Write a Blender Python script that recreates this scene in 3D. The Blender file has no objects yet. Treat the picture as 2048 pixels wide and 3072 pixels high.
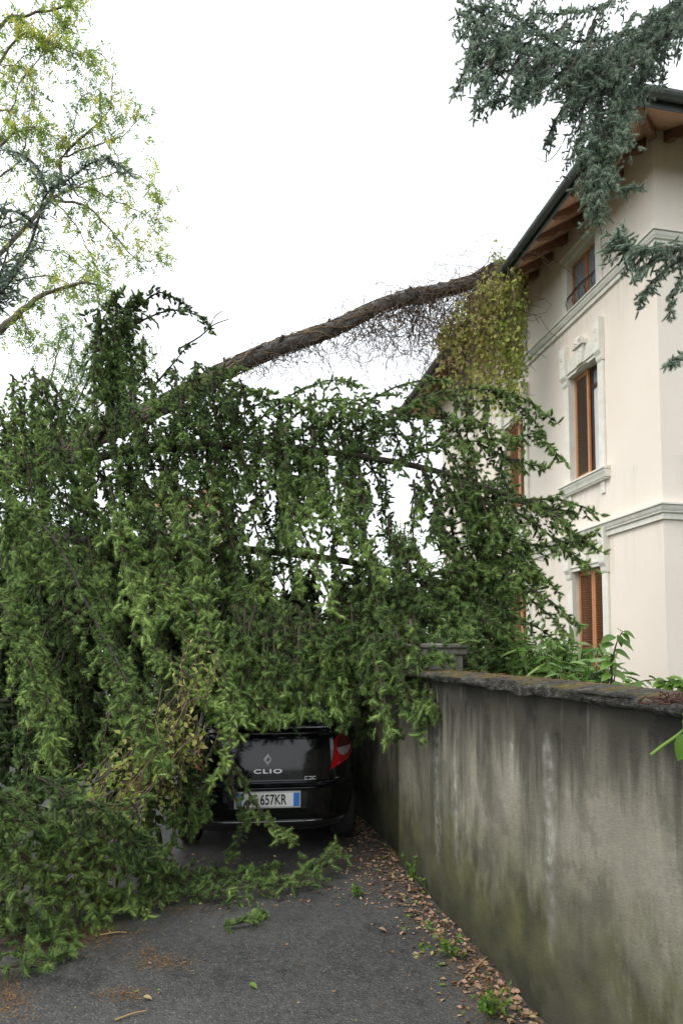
import bpy, math, random
import numpy as np
from mathutils import Vector, Matrix

SC = bpy.context.scene
COL = SC.collection
# ------------------------------------------------------------------ camera
F, CY, PITCH, EYE = 1900.0, 1857.0, math.radians(3.2), 1.65     # photograph pixels (2048 x 3072)
cam_d = bpy.data.cameras.new('camera'); cam = bpy.data.objects.new('camera', cam_d); COL.objects.link(cam)
cam.location = (0, 0, EYE); cam.rotation_euler = (math.pi/2 + PITCH, 0, 0)
cam_d.sensor_fit = 'VERTICAL'; cam_d.sensor_height = 36.0; cam_d.lens = F/3072*36.0
cam_d.shift_y = (CY-1536)/3072; cam_d.clip_start = .05; cam_d.clip_end = 2000
SC.camera = cam
# ------------------------------------------------------------------ overcast sky and a very soft sun
SUN_EL, SUN_AZ = math.radians(52), math.radians(-118)    # azimuth from +Y towards +X: behind and left of the camera
wd = bpy.data.worlds.new('World'); SC.world = wd; wd.use_nodes = True
nt = wd.node_tree; nt.nodes.clear()
sky = nt.nodes.new('ShaderNodeTexSky'); sky.sky_type = 'NISHITA'; sky.sun_disc = False
sky.sun_elevation = SUN_EL; sky.sun_rotation = SUN_AZ; sky.dust_density = 4.0; sky.air_density = 1.0
cloud = nt.nodes.new('ShaderNodeMixRGB'); cloud.blend_type = 'MIX'; cloud.inputs[0].default_value = .88
cloud.inputs[2].default_value = (7.6, 7.9, 8.1, 1)          # even white cloud cover over the clear sky
bg = nt.nodes.new('ShaderNodeBackground'); bg.inputs[1].default_value = .13
wo = nt.nodes.new('ShaderNodeOutputWorld')
nt.links.new(sky.outputs[0], cloud.inputs[1]); nt.links.new(cloud.outputs[0], bg.inputs[0]); nt.links.new(bg.outputs[0], wo.inputs[0])
sun_d = bpy.data.lights.new('sun', 'SUN'); sun_d.energy = 1.1; sun_d.angle = math.radians(35); sun_d.color = (1, .97, .92)
sun = bpy.data.objects.new('sun', sun_d); COL.objects.link(sun); sun.location = (-20, -10, 30)
_d = Vector((math.sin(SUN_AZ)*math.cos(SUN_EL), math.cos(SUN_AZ)*math.cos(SUN_EL), math.sin(SUN_EL)))
sun.rotation_euler = _d.to_track_quat('Z', 'Y').to_euler()
SC.view_settings.view_transform = 'Standard'; SC.view_settings.look = 'None'
SC.view_settings.exposure = .88; SC.view_settings.gamma = 1.0; SC.view_settings.use_curve_mapping = False
SC.cycles.max_bounces = 8; SC.cycles.diffuse_bounces = 4; SC.cycles.transparent_max_bounces = 8
SC.cycles.use_denoising = True

def px(x, y, d):
    """point at depth d (world Y) behind photograph pixel x, y"""
    a, b = (x-1024)/F, (CY-y)/F
    dy = math.cos(PITCH) - b*math.sin(PITCH); dz = math.sin(PITCH) + b*math.cos(PITCH)
    return np.array((a*d/dy, d, EYE + dz*d/dy))
def pz(x, y, z=0.0):
    """point at height z behind photograph pixel x, y"""
    a, b = (x-1024)/F, (CY-y)/F
    dy = math.cos(PITCH) - b*math.sin(PITCH); dz = math.sin(PITCH) + b*math.cos(PITCH)
    t = (z-EYE)/dz
    return np.array((a*t, dy*t, z))

# ------------------------------------------------------------------ helpers: objects
def tag(o, label, cat, group=None, kind=None):
    if label: o['label'] = label
    if cat: o['category'] = cat
    if group: o['group'] = group
    if kind: o['kind'] = kind
    return o
def thing(name, label, cat, loc=(0, 0, 0), rz=0.0, group=None):
    o = bpy.data.objects.new(name, None); COL.objects.link(o)
    o.location = loc; o.rotation_euler = (0, 0, rz); o.empty_display_size = .2
    return tag(o, label, cat, group)
def link(name, me, mat=None, parent=None, loc=(0, 0, 0), rot=(0, 0, 0)):
    o = bpy.data.objects.new(name, me); COL.objects.link(o)
    if mat is not None and len(me.materials) == 0: me.materials.append(mat)
    o.parent = parent; o.location = loc; o.rotation_euler = rot
    if parent is not None and parent.name in WORLD: o.matrix_parent_inverse = Matrix.Translation(-parent.location)
    return o
WORLD = set()
def wthing(name, label, cat, loc, group=None):
    """thing whose parts are modelled in world coordinates; the Empty stands at its foot"""
    o = thing(name, label, cat, tuple(float(c) for c in loc), 0, group); WORLD.add(o.name); return o
def mesh(name, V, faces, smooth=False, tint=None):
    """faces: array (n,k) or list of such arrays"""
    if not isinstance(faces, (list, tuple)): faces = [faces]
    V = np.asarray(V, np.float32).reshape(-1, 3)
    me = bpy.data.meshes.new(name)
    fs = [np.asarray(f, np.int32) for f in faces if len(f)]
    loops = np.concatenate([f.ravel() for f in fs]); cnt = np.concatenate([np.full(len(f), f.shape[1], np.int32) for f in fs])
    me.vertices.add(len(V)); me.vertices.foreach_set('co', V.ravel())
    me.loops.add(len(loops)); me.loops.foreach_set('vertex_index', loops)
    me.polygons.add(len(cnt)); me.polygons.foreach_set('loop_start', np.concatenate([[0], np.cumsum(cnt)[:-1]]).astype(np.int32))
    if smooth: me.polygons.foreach_set('use_smooth', np.ones(len(cnt), bool))
    if tint is not None:
        a = me.attributes.new('tint', 'FLOAT', 'POINT'); a.data.foreach_set('value', np.asarray(tint, np.float32))
    me.update(calc_edges=True)
    return me
class MB:
    """collects boxes, prisms and quads into one mesh"""
    def __init__(s): s.v, s.f = [], []
    def add(s, V, Fs):
        o = len(s.v); s.v += [tuple(map(float, p)) for p in V]; s.f += [tuple(i+o for i in f) for f in Fs]; return s
    def box(s, x0, x1, y0, y1, z0, z1):
        return s.add([(x0,y0,z0),(x1,y0,z0),(x1,y1,z0),(x0,y1,z0),(x0,y0,z1),(x1,y0,z1),(x1,y1,z1),(x0,y1,z1)],
                     [(0,3,2,1),(4,5,6,7),(0,1,5,4),(1,2,6,5),(2,3,7,6),(3,0,4,7)])
    def prism(s, poly, ax, a, b):
        """poly: 2D outline in the two other axes (in cyclic order), extruded along axis ax from a to b"""
        def P(q, t): return {0:(t,q[0],q[1]), 1:(q[0],t,q[1]), 2:(q[0],q[1],t)}[ax]
        n = len(poly)
        return s.add([P(q,a) for q in poly]+[P(q,b) for q in poly],
                     [tuple(range(n)), tuple(range(2*n-1, n-1, -1))]+[(i, i+n, (i+1)%n+n, (i+1)%n) for i in range(n)])
    def me(s, name, bevel=0, smooth=False):
        m = bpy.data.meshes.new(name); m.from_pydata(s.v, [], s.f); m.update()
        import bmesh
        b = bmesh.new(); b.from_mesh(m); bmesh.ops.recalc_face_normals(b, faces=b.faces)
        if bevel:
            bmesh.ops.bevel(b, geom=[e for e in b.edges if e.calc_face_angle(0) > .6], offset=bevel, segments=1, affect='EDGES', profile=.5, clamp_overlap=True)
        b.to_mesh(m); b.free()
        if smooth: m.polygons.foreach_set('use_smooth', np.ones(len(m.polygons), bool))
        m.update(); return m
    def obj(s, name, mat, parent=None, bevel=0, smooth=False): return link(name, s.me(name, bevel, smooth), mat, parent)
def nrm(v):
    v = np.asarray(v, float); return v/np.maximum(np.linalg.norm(v, axis=-1, keepdims=True), 1e-9)
def spline(P, n):
    P = np.asarray(P, float)
    if len(P) == 2: return P[0]+(P[1]-P[0])*np.linspace(0, 1, n)[:, None]
    Q = np.vstack([2*P[0]-P[1], P, 2*P[-1]-P[-2]]); m = len(P)-1
    t = np.linspace(0, m, n); i = np.minimum(t.astype(int), m-1); u = (t-i)[:, None]
    a, b, c, d = Q[i], Q[i+1], Q[i+2], Q[i+3]
    return .5*((2*b)+(c-a)*u+(2*a-5*b+4*c-d)*u*u+(3*b-a-3*c+d)*u**3)
def plen(P): return float(np.linalg.norm(np.diff(np.asarray(P), axis=0), axis=1).sum())
def tubes(P, R, sides=4):
    """P (N,K,3), R (N,K) -> verts, quads"""
    P = np.asarray(P, float); R = np.asarray(R, float); N, K, _ = P.shape
    T = np.gradient(P, axis=1); T = nrm(T)
    ref = np.where(np.abs(T[..., 2:3]) > .9, np.array([1., 0, 0]), np.array([0, 0, 1.]))
    A = nrm(np.cross(T, ref)); B = np.cross(T, A)
    ang = np.linspace(0, 2*math.pi, sides, endpoint=False)
    V = P[:, :, None, :] + R[:, :, None, None]*(A[:, :, None, :]*np.cos(ang)[:, None] + B[:, :, None, :]*np.sin(ang)[:, None])
    n, k, s = np.meshgrid(np.arange(N), np.arange(K-1), np.arange(sides), indexing='ij')
    i0 = (n*K+k)*sides+s; i1 = (n*K+k)*sides+(s+1) % sides
    return V.reshape(-1, 3), np.stack([i0, i1, i1+sides, i0+sides], -1).reshape(-1, 4)
class Geo:
    """collects vertex/face arrays of tubes, needles and leaves"""
    def __init__(s): s.V, s.F, s.T, s.n = [], {3: [], 4: []}, [], 0
    def add(s, V, Fc, tint=0.5):
        V = np.asarray(V); Fc = np.asarray(Fc)
        s.V.append(V); s.F[Fc.shape[1]].append(Fc+s.n); s.n += len(V)
        s.T.append(np.full(len(V), tint) if np.isscalar(tint) else np.asarray(tint))
    def tube(s, P, r0, r1, n=12, sides=5, tint=.5, wob=0, rng=None):
        Q = spline(P, n)
        if wob: Q[1:-1] += rng.normal(0, wob, (n-2, 3))
        s.add(*tubes(Q[None], np.linspace(r0, r1, n)[None], sides), tint); return Q
    def obj(s, name, mat, parent=None, smooth=False, kind=None):
        if not s.V: return None
        me = mesh(name, np.concatenate(s.V), [np.concatenate(f) for f in s.F.values() if f], smooth, np.concatenate(s.T))
        o = link(name, me, mat, parent)
        if kind: o['kind'] = kind
        return o

# ------------------------------------------------------------------ helpers: materials
def mat(name, rough=.6, base=(.5, .5, .5), metal=0.0, spec=.5):
    m = bpy.data.materials.new(name); m.use_nodes = True
    b = m.node_tree.nodes['Principled BSDF']; b.inputs['Base Color'].default_value = (*base, 1)
    b.inputs['Roughness'].default_value = rough; b.inputs['Metallic'].default_value = metal
    b.inputs['Specular IOR Level'].default_value = spec
    return m
class NT:
    def __init__(s, m): s.t = m.node_tree; s.b = s.t.nodes['Principled BSDF']; s.co = s.n('ShaderNodeTexCoord').outputs['Object']
    def n(s, k, **kw):
        o = s.t.nodes.new(k)
        for a, v in kw.items(): setattr(o, a, v)
        return o
    def l(s, a, b): s.t.links.new(a, b)
    def scale(s, v, loc=(0, 0, 0)):
        m = s.n('ShaderNodeMapping'); s.l(s.co, m.inputs[0]); m.inputs['Scale'].default_value = v; m.inputs['Location'].default_value = loc; return m.outputs[0]
    def noise(s, sc, det=4, vec=None, rough=.55):
        o = s.n('ShaderNodeTexNoise'); o.inputs['Scale'].default_value = sc; o.inputs['Detail'].default_value = det; o.inputs['Roughness'].default_value = rough
        s.l(vec if vec is not None else s.co, o.inputs['Vector']); return o.outputs['Fac']
    def voro(s, sc, vec=None, out='Distance'):
        o = s.n('ShaderNodeTexVoronoi'); o.inputs['Scale'].default_value = sc; s.l(vec if vec is not None else s.co, o.inputs['Vector']); return o.outputs[out]
    def ramp(s, f, stops):
        o = s.n('ShaderNodeValToRGB'); e = o.color_ramp.elements
        while len(e) < len(stops): e.new(.5)
        for q, (p, c) in zip(e, stops): q.position = p; q.color = (*c, 1) if len(c) == 3 else c
        s.l(f, o.inputs[0]); return o.outputs[0]
    def fr(s, f, a, b, va=0., vb=1.):
        o = s.n('ShaderNodeMapRange'); o.clamp = True
        for k, v in (('From Min', a), ('From Max', b), ('To Min', va), ('To Max', vb)): o.inputs[k].default_value = v
        s.l(f, o.inputs['Value']); return o.outputs[0]
    def mul(s, a, b, op='MULTIPLY'):
        o = s.n('ShaderNodeMath', operation=op)
        for i, v in enumerate((a, b)):
            if isinstance(v, (int, float)): o.inputs[i].default_value = v
            else: s.l(v, o.inputs[i])
        return o.outputs[0]
    def mix(s, f, a, b, mode='MIX'):
        o = s.n('ShaderNodeMixRGB', blend_type=mode)
        for i, v in enumerate((f, a, b)):
            if isinstance(v, (int, float)): o.inputs[i].default_value = v
            elif isinstance(v, tuple): o.inputs[i].default_value = (*v, 1)
            else: s.l(v, o.inputs[i])
        return o.outputs[0]
    def col(s, c): s.l(c, s.b.inputs['Base Color'])
    def rough(s, c): s.l(c, s.b.inputs['Roughness'])
    def bump(s, h, st=.3, dist=.01):
        o = s.n('ShaderNodeBump'); o.inputs['Strength'].default_value = st; o.inputs['Distance'].default_value = dist
        s.l(h, o.inputs['Height']); s.l(o.outputs[0], s.b.inputs['Normal'])
    def xyz(s):
        o = s.n('ShaderNodeSeparateXYZ'); s.l(s.co, o.inputs[0]); return o.outputs
    def attr(s, nm):
        o = s.n('ShaderNodeAttribute'); o.attribute_name = nm; return o.outputs['Fac']
def mottled(name, c0, c1, sc=3., rough=.7, bump=0., bsc=60., bd=.004, spec=.4, vec=(1, 1, 1)):
    m = mat(name, rough, c0, spec=spec); k = NT(m)
    v = k.scale(vec)
    k.col(k.ramp(k.noise(sc, 6, v), [(.32, c0), (.68, c1)]))
    if bump: k.bump(k.noise(bsc, 4, v), bump, bd)
    return m
def leafy(name, stops, rough=.45, trans=.3, spec=.4):
    """foliage: colour from the 'tint' attribute, some light passing through"""
    m = mat(name, rough, spec=spec); k = NT(m)
    c = k.ramp(k.attr('tint'), stops); k.col(c)
    tr = k.n('ShaderNodeBsdfTranslucent'); k.l(c, tr.inputs[0])
    mx = k.n('ShaderNodeMixShader'); mx.inputs[0].default_value = trans
    k.l(k.b.outputs[0], mx.inputs[1]); k.l(tr.outputs[0], mx.inputs[2])
    k.l(mx.outputs[0], k.t.nodes['Material Output'].inputs['Surface'])
    return m
# ------------------------------------------------------------------ materials
M = {}
def _asphalt():
    m = mat('asphalt', .55, spec=.5); k = NT(m)
    big = k.noise(.9, 5); mid = k.noise(9, 5); fine = k.noise(150, 3)
    c = k.ramp(mid, [(.3, (.034, .034, .034)), (.7, (.066, .065, .062))])
    c = k.mix(k.fr(big, .42, .62, 0, .55), c, (.026, .026, .027))
    c = k.mix(k.fr(k.noise(26, 5, None, .7), .38, .62, .0, .6), c, (.088, .086, .082)); c = k.mix(k.fr(k.noise(3.1, 6, None, .7), .56, .66, 0, .6), c, (.020, .020, .021))
    vo = k.voro(85); vc = k.n('ShaderNodeTexVoronoi'); vc.inputs['Scale'].default_value = 85; k.l(k.co, vc.inputs['Vector'])
    sp = k.n('ShaderNodeSeparateColor'); k.l(vc.outputs['Color'], sp.inputs[0])
    light = k.mul(k.fr(vo, .25, .45, 1, 0), k.fr(sp.outputs[0], .55, .95))
    c = k.mix(k.mul(light, .6), c, (.21, .205, .195))
    dark = k.mul(k.fr(vo, .2, .4, 1, 0), k.fr(sp.outputs[1], .7, .9)); c = k.mix(k.mul(dark, .7), c, (.012, .012, .012))
    k.col(c); k.rough(k.fr(big, .4, .62, .62, .36))
    k.bump(k.mul(k.mul(vo, -1.0), k.mul(fine, .5), 'ADD'), .55, .006)
    return m
M['asphalt'] = _asphalt()
M['earth'] = mottled('earth', (.05, .045, .03), (.035, .06, .02), 1.2, .9, .6, 20, .03)
def _wall():
    m = mat('stained_render', .85, spec=.3); k = NT(m); x, y, z = k.xyz()
    c = k.ramp(k.noise(2.2, 6), [(.3, (.195, .180, .138)), (.7, (.30, .28, .222))])
    c = k.mix(k.fr(k.noise(38, 4), .4, .65, 0, .25), c, (.11, .10, .085))
    wob = k.n('ShaderNodeMapping'); k.l(k.co, wob.inputs[0]); wob.inputs['Scale'].default_value = (1, .2, .10)
    st = k.mul(k.mul(k.noise(4.2, 4, wob.outputs[0], .65), .6), k.mul(k.noise(11, 4, k.scale((1, .2, .16)), .6), .4), 'ADD')                    # long runs of dirty water
    st2 = k.noise(19, 3, wob.outputs[0], .5)
    hz = k.noise(3.0, 3, k.scale((1, .2, .55), (3, 0, 0)))
    top = k.fr(z, .35, 1.42, 0, 1)
    along = k.fr(x, 2.4, 4.2, -.035, .055)
    dk = k.mul(k.fr(k.mul(k.mul(st, along, 'ADD'), k.mul(k.mul(top, .15), k.mul(hz, .12), 'ADD'), 'ADD'), .625, .77), .68)
    c = k.mix(dk, c, (.032, .029, .022))
    rim = k.fr(k.mul(z, k.mul(k.mul(st2, .34), k.mul(st, .5), 'ADD'), 'ADD'), 1.46, 1.78, 0, .97)   # black crust under the coping
    c = k.mix(rim, c, (.018, .017, .014))
    pale = k.mul(k.fr(st2, .645, .72), k.fr(hz, .42, .6)); c = k.mix(k.mul(pale, .62), c, (.46, .44, .40))
    bl = k.mul(k.noise(6.5, 7, k.scale((1, .2, .45), (2, 0, 5)), .68), 1.15)
    gz = k.fr(k.mul(z, k.mul(k.mul(k.mul(hz, .5), bl, 'ADD'), k.mul(st, .4), 'ADD'), 'SUBTRACT'), -.62, -.14, 1, 0)   # algae rising from the ground
    c = k.mix(k.mul(gz, .92), c, k.ramp(k.noise(5, 5), [(.33, (.024, .025, .010)), (.5, (.055, .058, .020)), (.7, (.10, .10, .036))]))
    c = k.mix(k.fr(k.mul(z, k.mul(k.noise(4, 4), .5), 'SUBTRACT'), -.26, .06, .9, 0), c, (.018, .019, .012))
    for (x0, wdt, z0, z1) in ((2.93, .020, .25, 1.36), (3.28, .013, .85, 1.30), (4.02, .018, .35, 1.05), (4.35, .03, .2, 1.2)):   # lime runs
        dx = k.mul(k.mul(k.mul(x, -x0, 'ADD'), k.mul(k.mul(k.noise(9, 3), -.5, 'ADD'), .10), 'ADD'), 1.0); ab = k.n('ShaderNodeMath', operation='ABSOLUTE'); k.l(dx, ab.inputs[0])
        band = k.mul(k.fr(ab.outputs[0], 0, wdt*2.6, 1, 0), k.mul(k.fr(z, z0, z0+.35), k.fr(z, z1-.12, z1, 1, 0)))
        c = k.mix(k.mul(band, k.fr(k.noise(14, 4), .35, .65, .0, .62)), c, (.50, .49, .46))
    c = k.mix(k.mul(k.fr(k.noise(1.7, 6, k.scale((1, .2, .8), (7, 0, 2)), .62), .52, .555), .42), c, (.075, .070, .052))   # damp patches with a sharp edge
    pit = k.mul(k.fr(k.voro(34), .05, .16, 1, 0), k.fr(k.noise(8, 3), .5, .6)); c = k.mix(k.mul(pit, .6), c, (.03, .028, .022))
    c = k.mix(k.fr(k.noise(85, 5, None, .7), .40, .66, .0, .22), c, (.07, .065, .052))
    k.col(c)
    k.bump(k.mul(k.mul(k.noise(120, 4), k.mul(k.noise(9, 4), 1.5), 'ADD'), k.mul(pit, -.8), 'ADD'), .5, .008)
    return m
M['wall'] = _wall()
def _cop():
    m = mat('lichened_concrete', .9, spec=.3); k = NT(m); z = k.xyz()[2]
    c = k.ramp(k.noise(28, 6), [(.36, (.020, .019, .016)), (.52, (.060, .057, .048)), (.75, (.16, .155, .135))])
    geo = k.n('ShaderNodeNewGeometry'); sp = k.n('ShaderNodeSeparateXYZ'); k.l(geo.outputs['Normal'], sp.inputs[0])
    up = k.fr(sp.outputs[2], .5, .85)
    moss = k.mul(up, k.fr(k.noise(6, 5), .42, .6)); c = k.mix(moss, c, k.ramp(k.noise(30, 4), [(.35, (.05, .06, .012)), (.65, (.17, .10, .03))]))
    c = k.mix(k.mul(k.fr(k.voro(22), .0, .22, 1, 0), k.fr(k.noise(3, 3), .5, .6)), c, (.36, .37, .33))
    k.col(c); k.bump(k.mul(k.mul(k.noise(70, 5), k.noise(16, 5), 'ADD'), k.mul(k.fr(k.voro(55), .05, .3), .6), 'ADD'), 1.0, .03)
    return m
M['coping'] = _cop()
M['concrete'] = mottled('grey_concrete', (.055, .052, .044), (.17, .162, .14), 9, .9, .4, 60, .006)
def _stucco():
    m = mat('cream_stucco', .85, spec=.2); k = NT(m)
    c = k.ramp(k.noise(.55, 5), [(.3, (.75, .664, .578)), (.7, (.81, .727, .643))])
    c = k.mix(k.fr(k.noise(1.6, 5, k.scale((1, 1, .35))), .45, .75, 0, .45), c, (.72, .68, .60))
    run = k.noise(5, 4, k.scale((1, 1, .07)), .6); z = k.xyz()[2]
    for zz in (3.70, 8.0, 4.70, 9.8):                           # rain grime below ledges
        c = k.mix(k.mul(k.mul(k.fr(z, zz-1.1, zz, 0, 1), k.fr(z, zz, zz+.01, 1, 0)), k.fr(run, .5, .72, 0, .5)), c, (.47, .43, .36))
    c = k.mix(k.fr(k.noise(26, 5), .55, .8, 0, .25), c, (.60, .54, .46))
    k.col(c); k.bump(k.mul(k.noise(90, 4), k.mul(k.noise(2.5, 3), 2.0), 'ADD'), .18, .006); return m
M['stucco'] = _stucco()
M['trim'] = mottled('pale_stone_trim', (.66, .635, .56), (.76, .74, .67), 5, .8, .15, 60, .004)
M['trim_weather'] = mottled('weathered_stone_trim', (.60, .585, .51), (.74, .72, .65), 7, .85, .2, 50, .004)
M['wood_orange'] = mottled('varnished_orange_wood', (.38, .155, .062), (.50, .235, .105), 9, .45, .15, 40, .003, vec=(6, 6, .7))
M['wood_slat'] = mottled('louvre_wood', (.26, .115, .055), (.36, .17, .08), 9, .55)
M['wood_unlit'] = mottled('unlit_louvre_wood', (.10, .07, .05), (.15, .10, .07), 9, .6)  # same louvre wood darkened: the leaf's lack of light is in the colour
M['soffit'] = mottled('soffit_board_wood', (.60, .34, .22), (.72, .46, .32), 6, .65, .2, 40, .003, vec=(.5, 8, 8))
M['rafter'] = mottled('shaded_rafter_wood', (.17, .085, .05), (.25, .13, .08), 7, .65, .2, 40, .003)  # darker than the soffit: shade of the side faces put into the colour
M['gutter'] = mottled('dark_metal_gutter', (.055, .062, .06), (.09, .10, .095), 5, .5, spec=.5)
M['tile'] = mottled('clay_roof_tile', (.30, .12, .07), (.42, .20, .12), 2, .8, .6, 14, .03)
M['iron'] = mat('black_iron', .5, (.018, .018, .018))
M['curtain'] = mottled('grey_blind', (.52, .53, .55), (.60, .61, .63), 2, .8)
M['interior'] = mat('dark_room', .9, (.02, .018, .016))
M['glass'] = mat('window_glass', .06, (.22, .25, .27), spec=.8)
# car
def _paint():
    m = mat('black_car_paint', .12, (.004, .004, .005), spec=.35); k = NT(m)
    k.b.inputs['Coat Weight'].default_value = .3; k.b.inputs['Coat Roughness'].default_value = .06
    k.rough(k.fr(k.noise(40, 4), .3, .7, .08, .2)); return m
M['paint'] = _paint()
M['black_plastic'] = mottled('black_plastic', (.008, .008, .008), (.014, .014, .014), 30, .55)
M['chrome_bright'] = mat('bright_chrome_letters', .35, (.92, .93, .94), metal=.6)
M['chrome'] = mat('chrome', .16, (.75, .76, .78), metal=1)
M['lamp_red'] = mat('red_lamp_lens', .12, (.52, .008, .010), spec=.7)
M['lamp_dark'] = mat('dark_red_lamp_lens', .10, (.10, .006, .010), spec=.7)
M['lamp_clear'] = mat('clear_lamp_lens', .15, (.40, .36, .35), spec=.8)
M['car_glass'] = mat('tinted_car_glass', .04, (.010, .013, .014), spec=.8)
M['plate_white'] = mottled('plate_white', (.66, .66, .63), (.74, .74, .71), 20, .5)
M['plate_blue'] = mat('plate_blue', .5, (.02, .16, .55))
M['plate_frame'] = mat('plate_frame', .5, (.42, .42, .40))
M['ink'] = mat('black_ink', .6, (.01, .01, .012))
M['rubber'] = mottled('rubber', (.010, .010, .010), (.018, .018, .018), 40, .85)
M['rim'] = mat('wheel_rim', .4, (.28, .28, .29), metal=.7)
# plants
M['bark'] = mottled('spruce_bark', (.016, .013, .011), (.055, .046, .038), 14, .9, .8, 40, .02, vec=(1, 1, .4))
M['bark_trunk'] = mottled('old_trunk_bark', (.040, .036, .032), (.17, .155, .142), 9, .9, .9, 22, .04)
M['twig'] = mottled('twig_bark', (.026, .019, .013), (.065, .047, .032), 30, .85)
M['vine_stem'] = leafy('vine_stem', [(0, (.06, .042, .032)), (.5, (.15, .105, .075)), (1, (.36, .25, .10))], .8, .05)
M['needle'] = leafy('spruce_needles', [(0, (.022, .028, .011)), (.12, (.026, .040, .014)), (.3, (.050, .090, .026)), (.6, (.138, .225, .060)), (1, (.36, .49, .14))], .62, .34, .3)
M['needle_brown'] = leafy('dry_needles', [(0, (.07, .03, .012)), (.5, (.20, .10, .03)), (1, (.34, .20, .06))], .7, .15)
M['needle_backlit'] = leafy('backlit_spruce_needles', [(0, (.05, .075, .06)), (.35, (.145, .20, .155)), (.7, (.28, .36, .27)), (1, (.40, .50, .37))], .6, .38, .35)  # bluish cast of backlit, distant boughs put into the needle colour
M['leaf_locust'] = leafy('locust_leaves', [(0, (.11, .20, .06)), (.4, (.24, .35, .08)), (.75, (.48, .54, .09)), (1, (.52, .40, .12))], .5, .65)
M['leaf_creeper'] = leafy('creeper_leaves', [(0, (.20, .30, .06)), (.4, (.38, .47, .10)), (.75, (.56, .55, .18)), (1, (.52, .40, .20))], .5, .6)
M['leaf_shrub'] = leafy('glossy_shrub_leaves', [(0, (.035, .085, .018)), (.5, (.10, .20, .04)), (1, (.24, .34, .10))], .32, .35, .6)
M['leaf_broad'] = leafy('broad_green_leaf', [(0, (.06, .13, .018)), (.5, (.12, .24, .03)), (1, (.20, .32, .06))], .4, .4)
M['leaf_far'] = leafy('far_foliage', [(0, (.035, .065, .02)), (.5, (.08, .13, .035)), (1, (.17, .22, .07))], .6, .35)
M['leaf_dead'] = leafy('dead_leaves', [(0, (.085, .05, .03)), (.3, (.23, .13, .07)), (.6, (.42, .25, .18)), (.85, (.44, .36, .16)), (1, (.13, .20, .04))], .6, .2)
# ------------------------------------------------------------------ ground and road
WX0, WK = 1.532, -.2117                       # boundary wall face: x = WX0 + WK*y
WDIR = nrm((WK, 1, 0)); WRZ = math.atan2(WDIR[1], WDIR[0])
g = MB().add([(-300, -300, 0), (300, -300, 0), (300, 300, 0), (-300, 300, 0)], [(0, 1, 2, 3)]).obj('ground', M['earth']); g['kind'] = 'structure'
def sheet(name, s0, s1, o0, o1, z, m, n=60):
    """flat strip along the wall: s along it, o to the road side"""
    V, Fc = [], []
    for i in range(n+1):
        s = s0+(s1-s0)*i/n
        V += [(s, o0, z), (s, o1, z)]
        if i: Fc.append((2*i-2, 2*i-1, 2*i+1, 2*i))
    o = link(name, MB().add(V, Fc).me(name), m, None, (WX0, 0, 0), (0, 0, WRZ)); o['kind'] = 'structure'; return o
sheet('road', -6, 70, .0, 7.0, .004, M['asphalt'])

# ------------------------------------------------------------------ boundary wall (local x along it, local y towards the road)
S_END = 5.10*1.0222
def ztop(s): return 1.478+.012*s
bw = thing('boundary_wall', 'low stained grey rendered wall with rough lichened coping beside the road', 'wall', (WX0, 0, 0), WRZ)
n = 40; V, Fc = [], []
for i in range(n+1):
    s = -3+(S_END+3)*i/n
    for (o, z) in ((0, -.05), (0, ztop(s)-.049), (-.24, ztop(s)-.049), (-.24, -.05)): V.append((s, o, z))
    if i: Fc += [tuple((4*(i-1)+a, 4*(i-1)+(a+1) % 4, 4*i+(a+1) % 4, 4*i+a)) for a in range(4)]
Fc += [(0, 1, 2, 3), (4*n+3, 4*n+2, 4*n+1, 4*n)]
MB().add(V, Fc).obj('wall_face', M['wall'], bw)
# coping: a rough slab with a chipped front edge
rng = np.random.default_rng(5)
prof = [(.045, -.050), (.055, -.044), (.062, -.028), (.060, -.012), (.048, -.002), (.0, .006), (-.09, .012), (-.18, .008), (-.272, -.002), (-.28, -.02), (-.28, -.052), (-.1, -.054)]
n = 420; A = np.zeros((n+1, len(prof), 3))
ss = np.linspace(-3, S_END-.02, n+1)
def smooth_noise(n, w, amp):
    a = np.convolve(rng.normal(0, 1, n+8*w), np.hanning(4*w+1)/np.hanning(4*w+1).sum(), 'same')[4*w:4*w+n]; return amp*a/a.std()
for j, (o, z) in enumerate(prof):
    front = 1.0 if o > .03 else .35
    A[:, j, 0] = ss
    A[:, j, 1] = o + smooth_noise(n+1, 3, .006*front) + smooth_noise(n+1, 12, .006*front)
    A[:, j, 2] = ztop(ss) + z + smooth_noise(n+1, 3, .0035*front) + smooth_noise(n+1, 12, .003)*(1 if z > -.04 else .3)
A[:, 0, 2] = np.minimum(A[:, 0, 2], ztop(ss)-.046); A[:, -1, 2] = ztop(ss)-.054
k = len(prof); i, j = np.meshgrid(np.arange(n), np.arange(k), indexing='ij')
q = np.stack([i*k+j, (i+1)*k+j, (i+1)*k+(j+1) % k, i*k+(j+1) % k], -1).reshape(-1, 4)
link('coping', mesh('coping', A.reshape(-1, 3), q, True), M['coping'], bw)
# end pier standing on the coping
pr = thing('wall_pier', 'short grey concrete pier with flat cap on the end of the low wall', 'pier', (WX0, 0, 0), WRZ)
MB().box(4.60, 5.06, -.30, -.03, 1.50, 1.645).obj('shaft', M['concrete'], pr, .008)
MB().box(4.575, 5.085, -.325, -.005, 1.647, 1.69).obj('neck', M['concrete'], pr, .008)
MB().box(4.56, 5.10, -.34, .01, 1.692, 1.728).obj('cap', M['concrete'], pr, .01)
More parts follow.
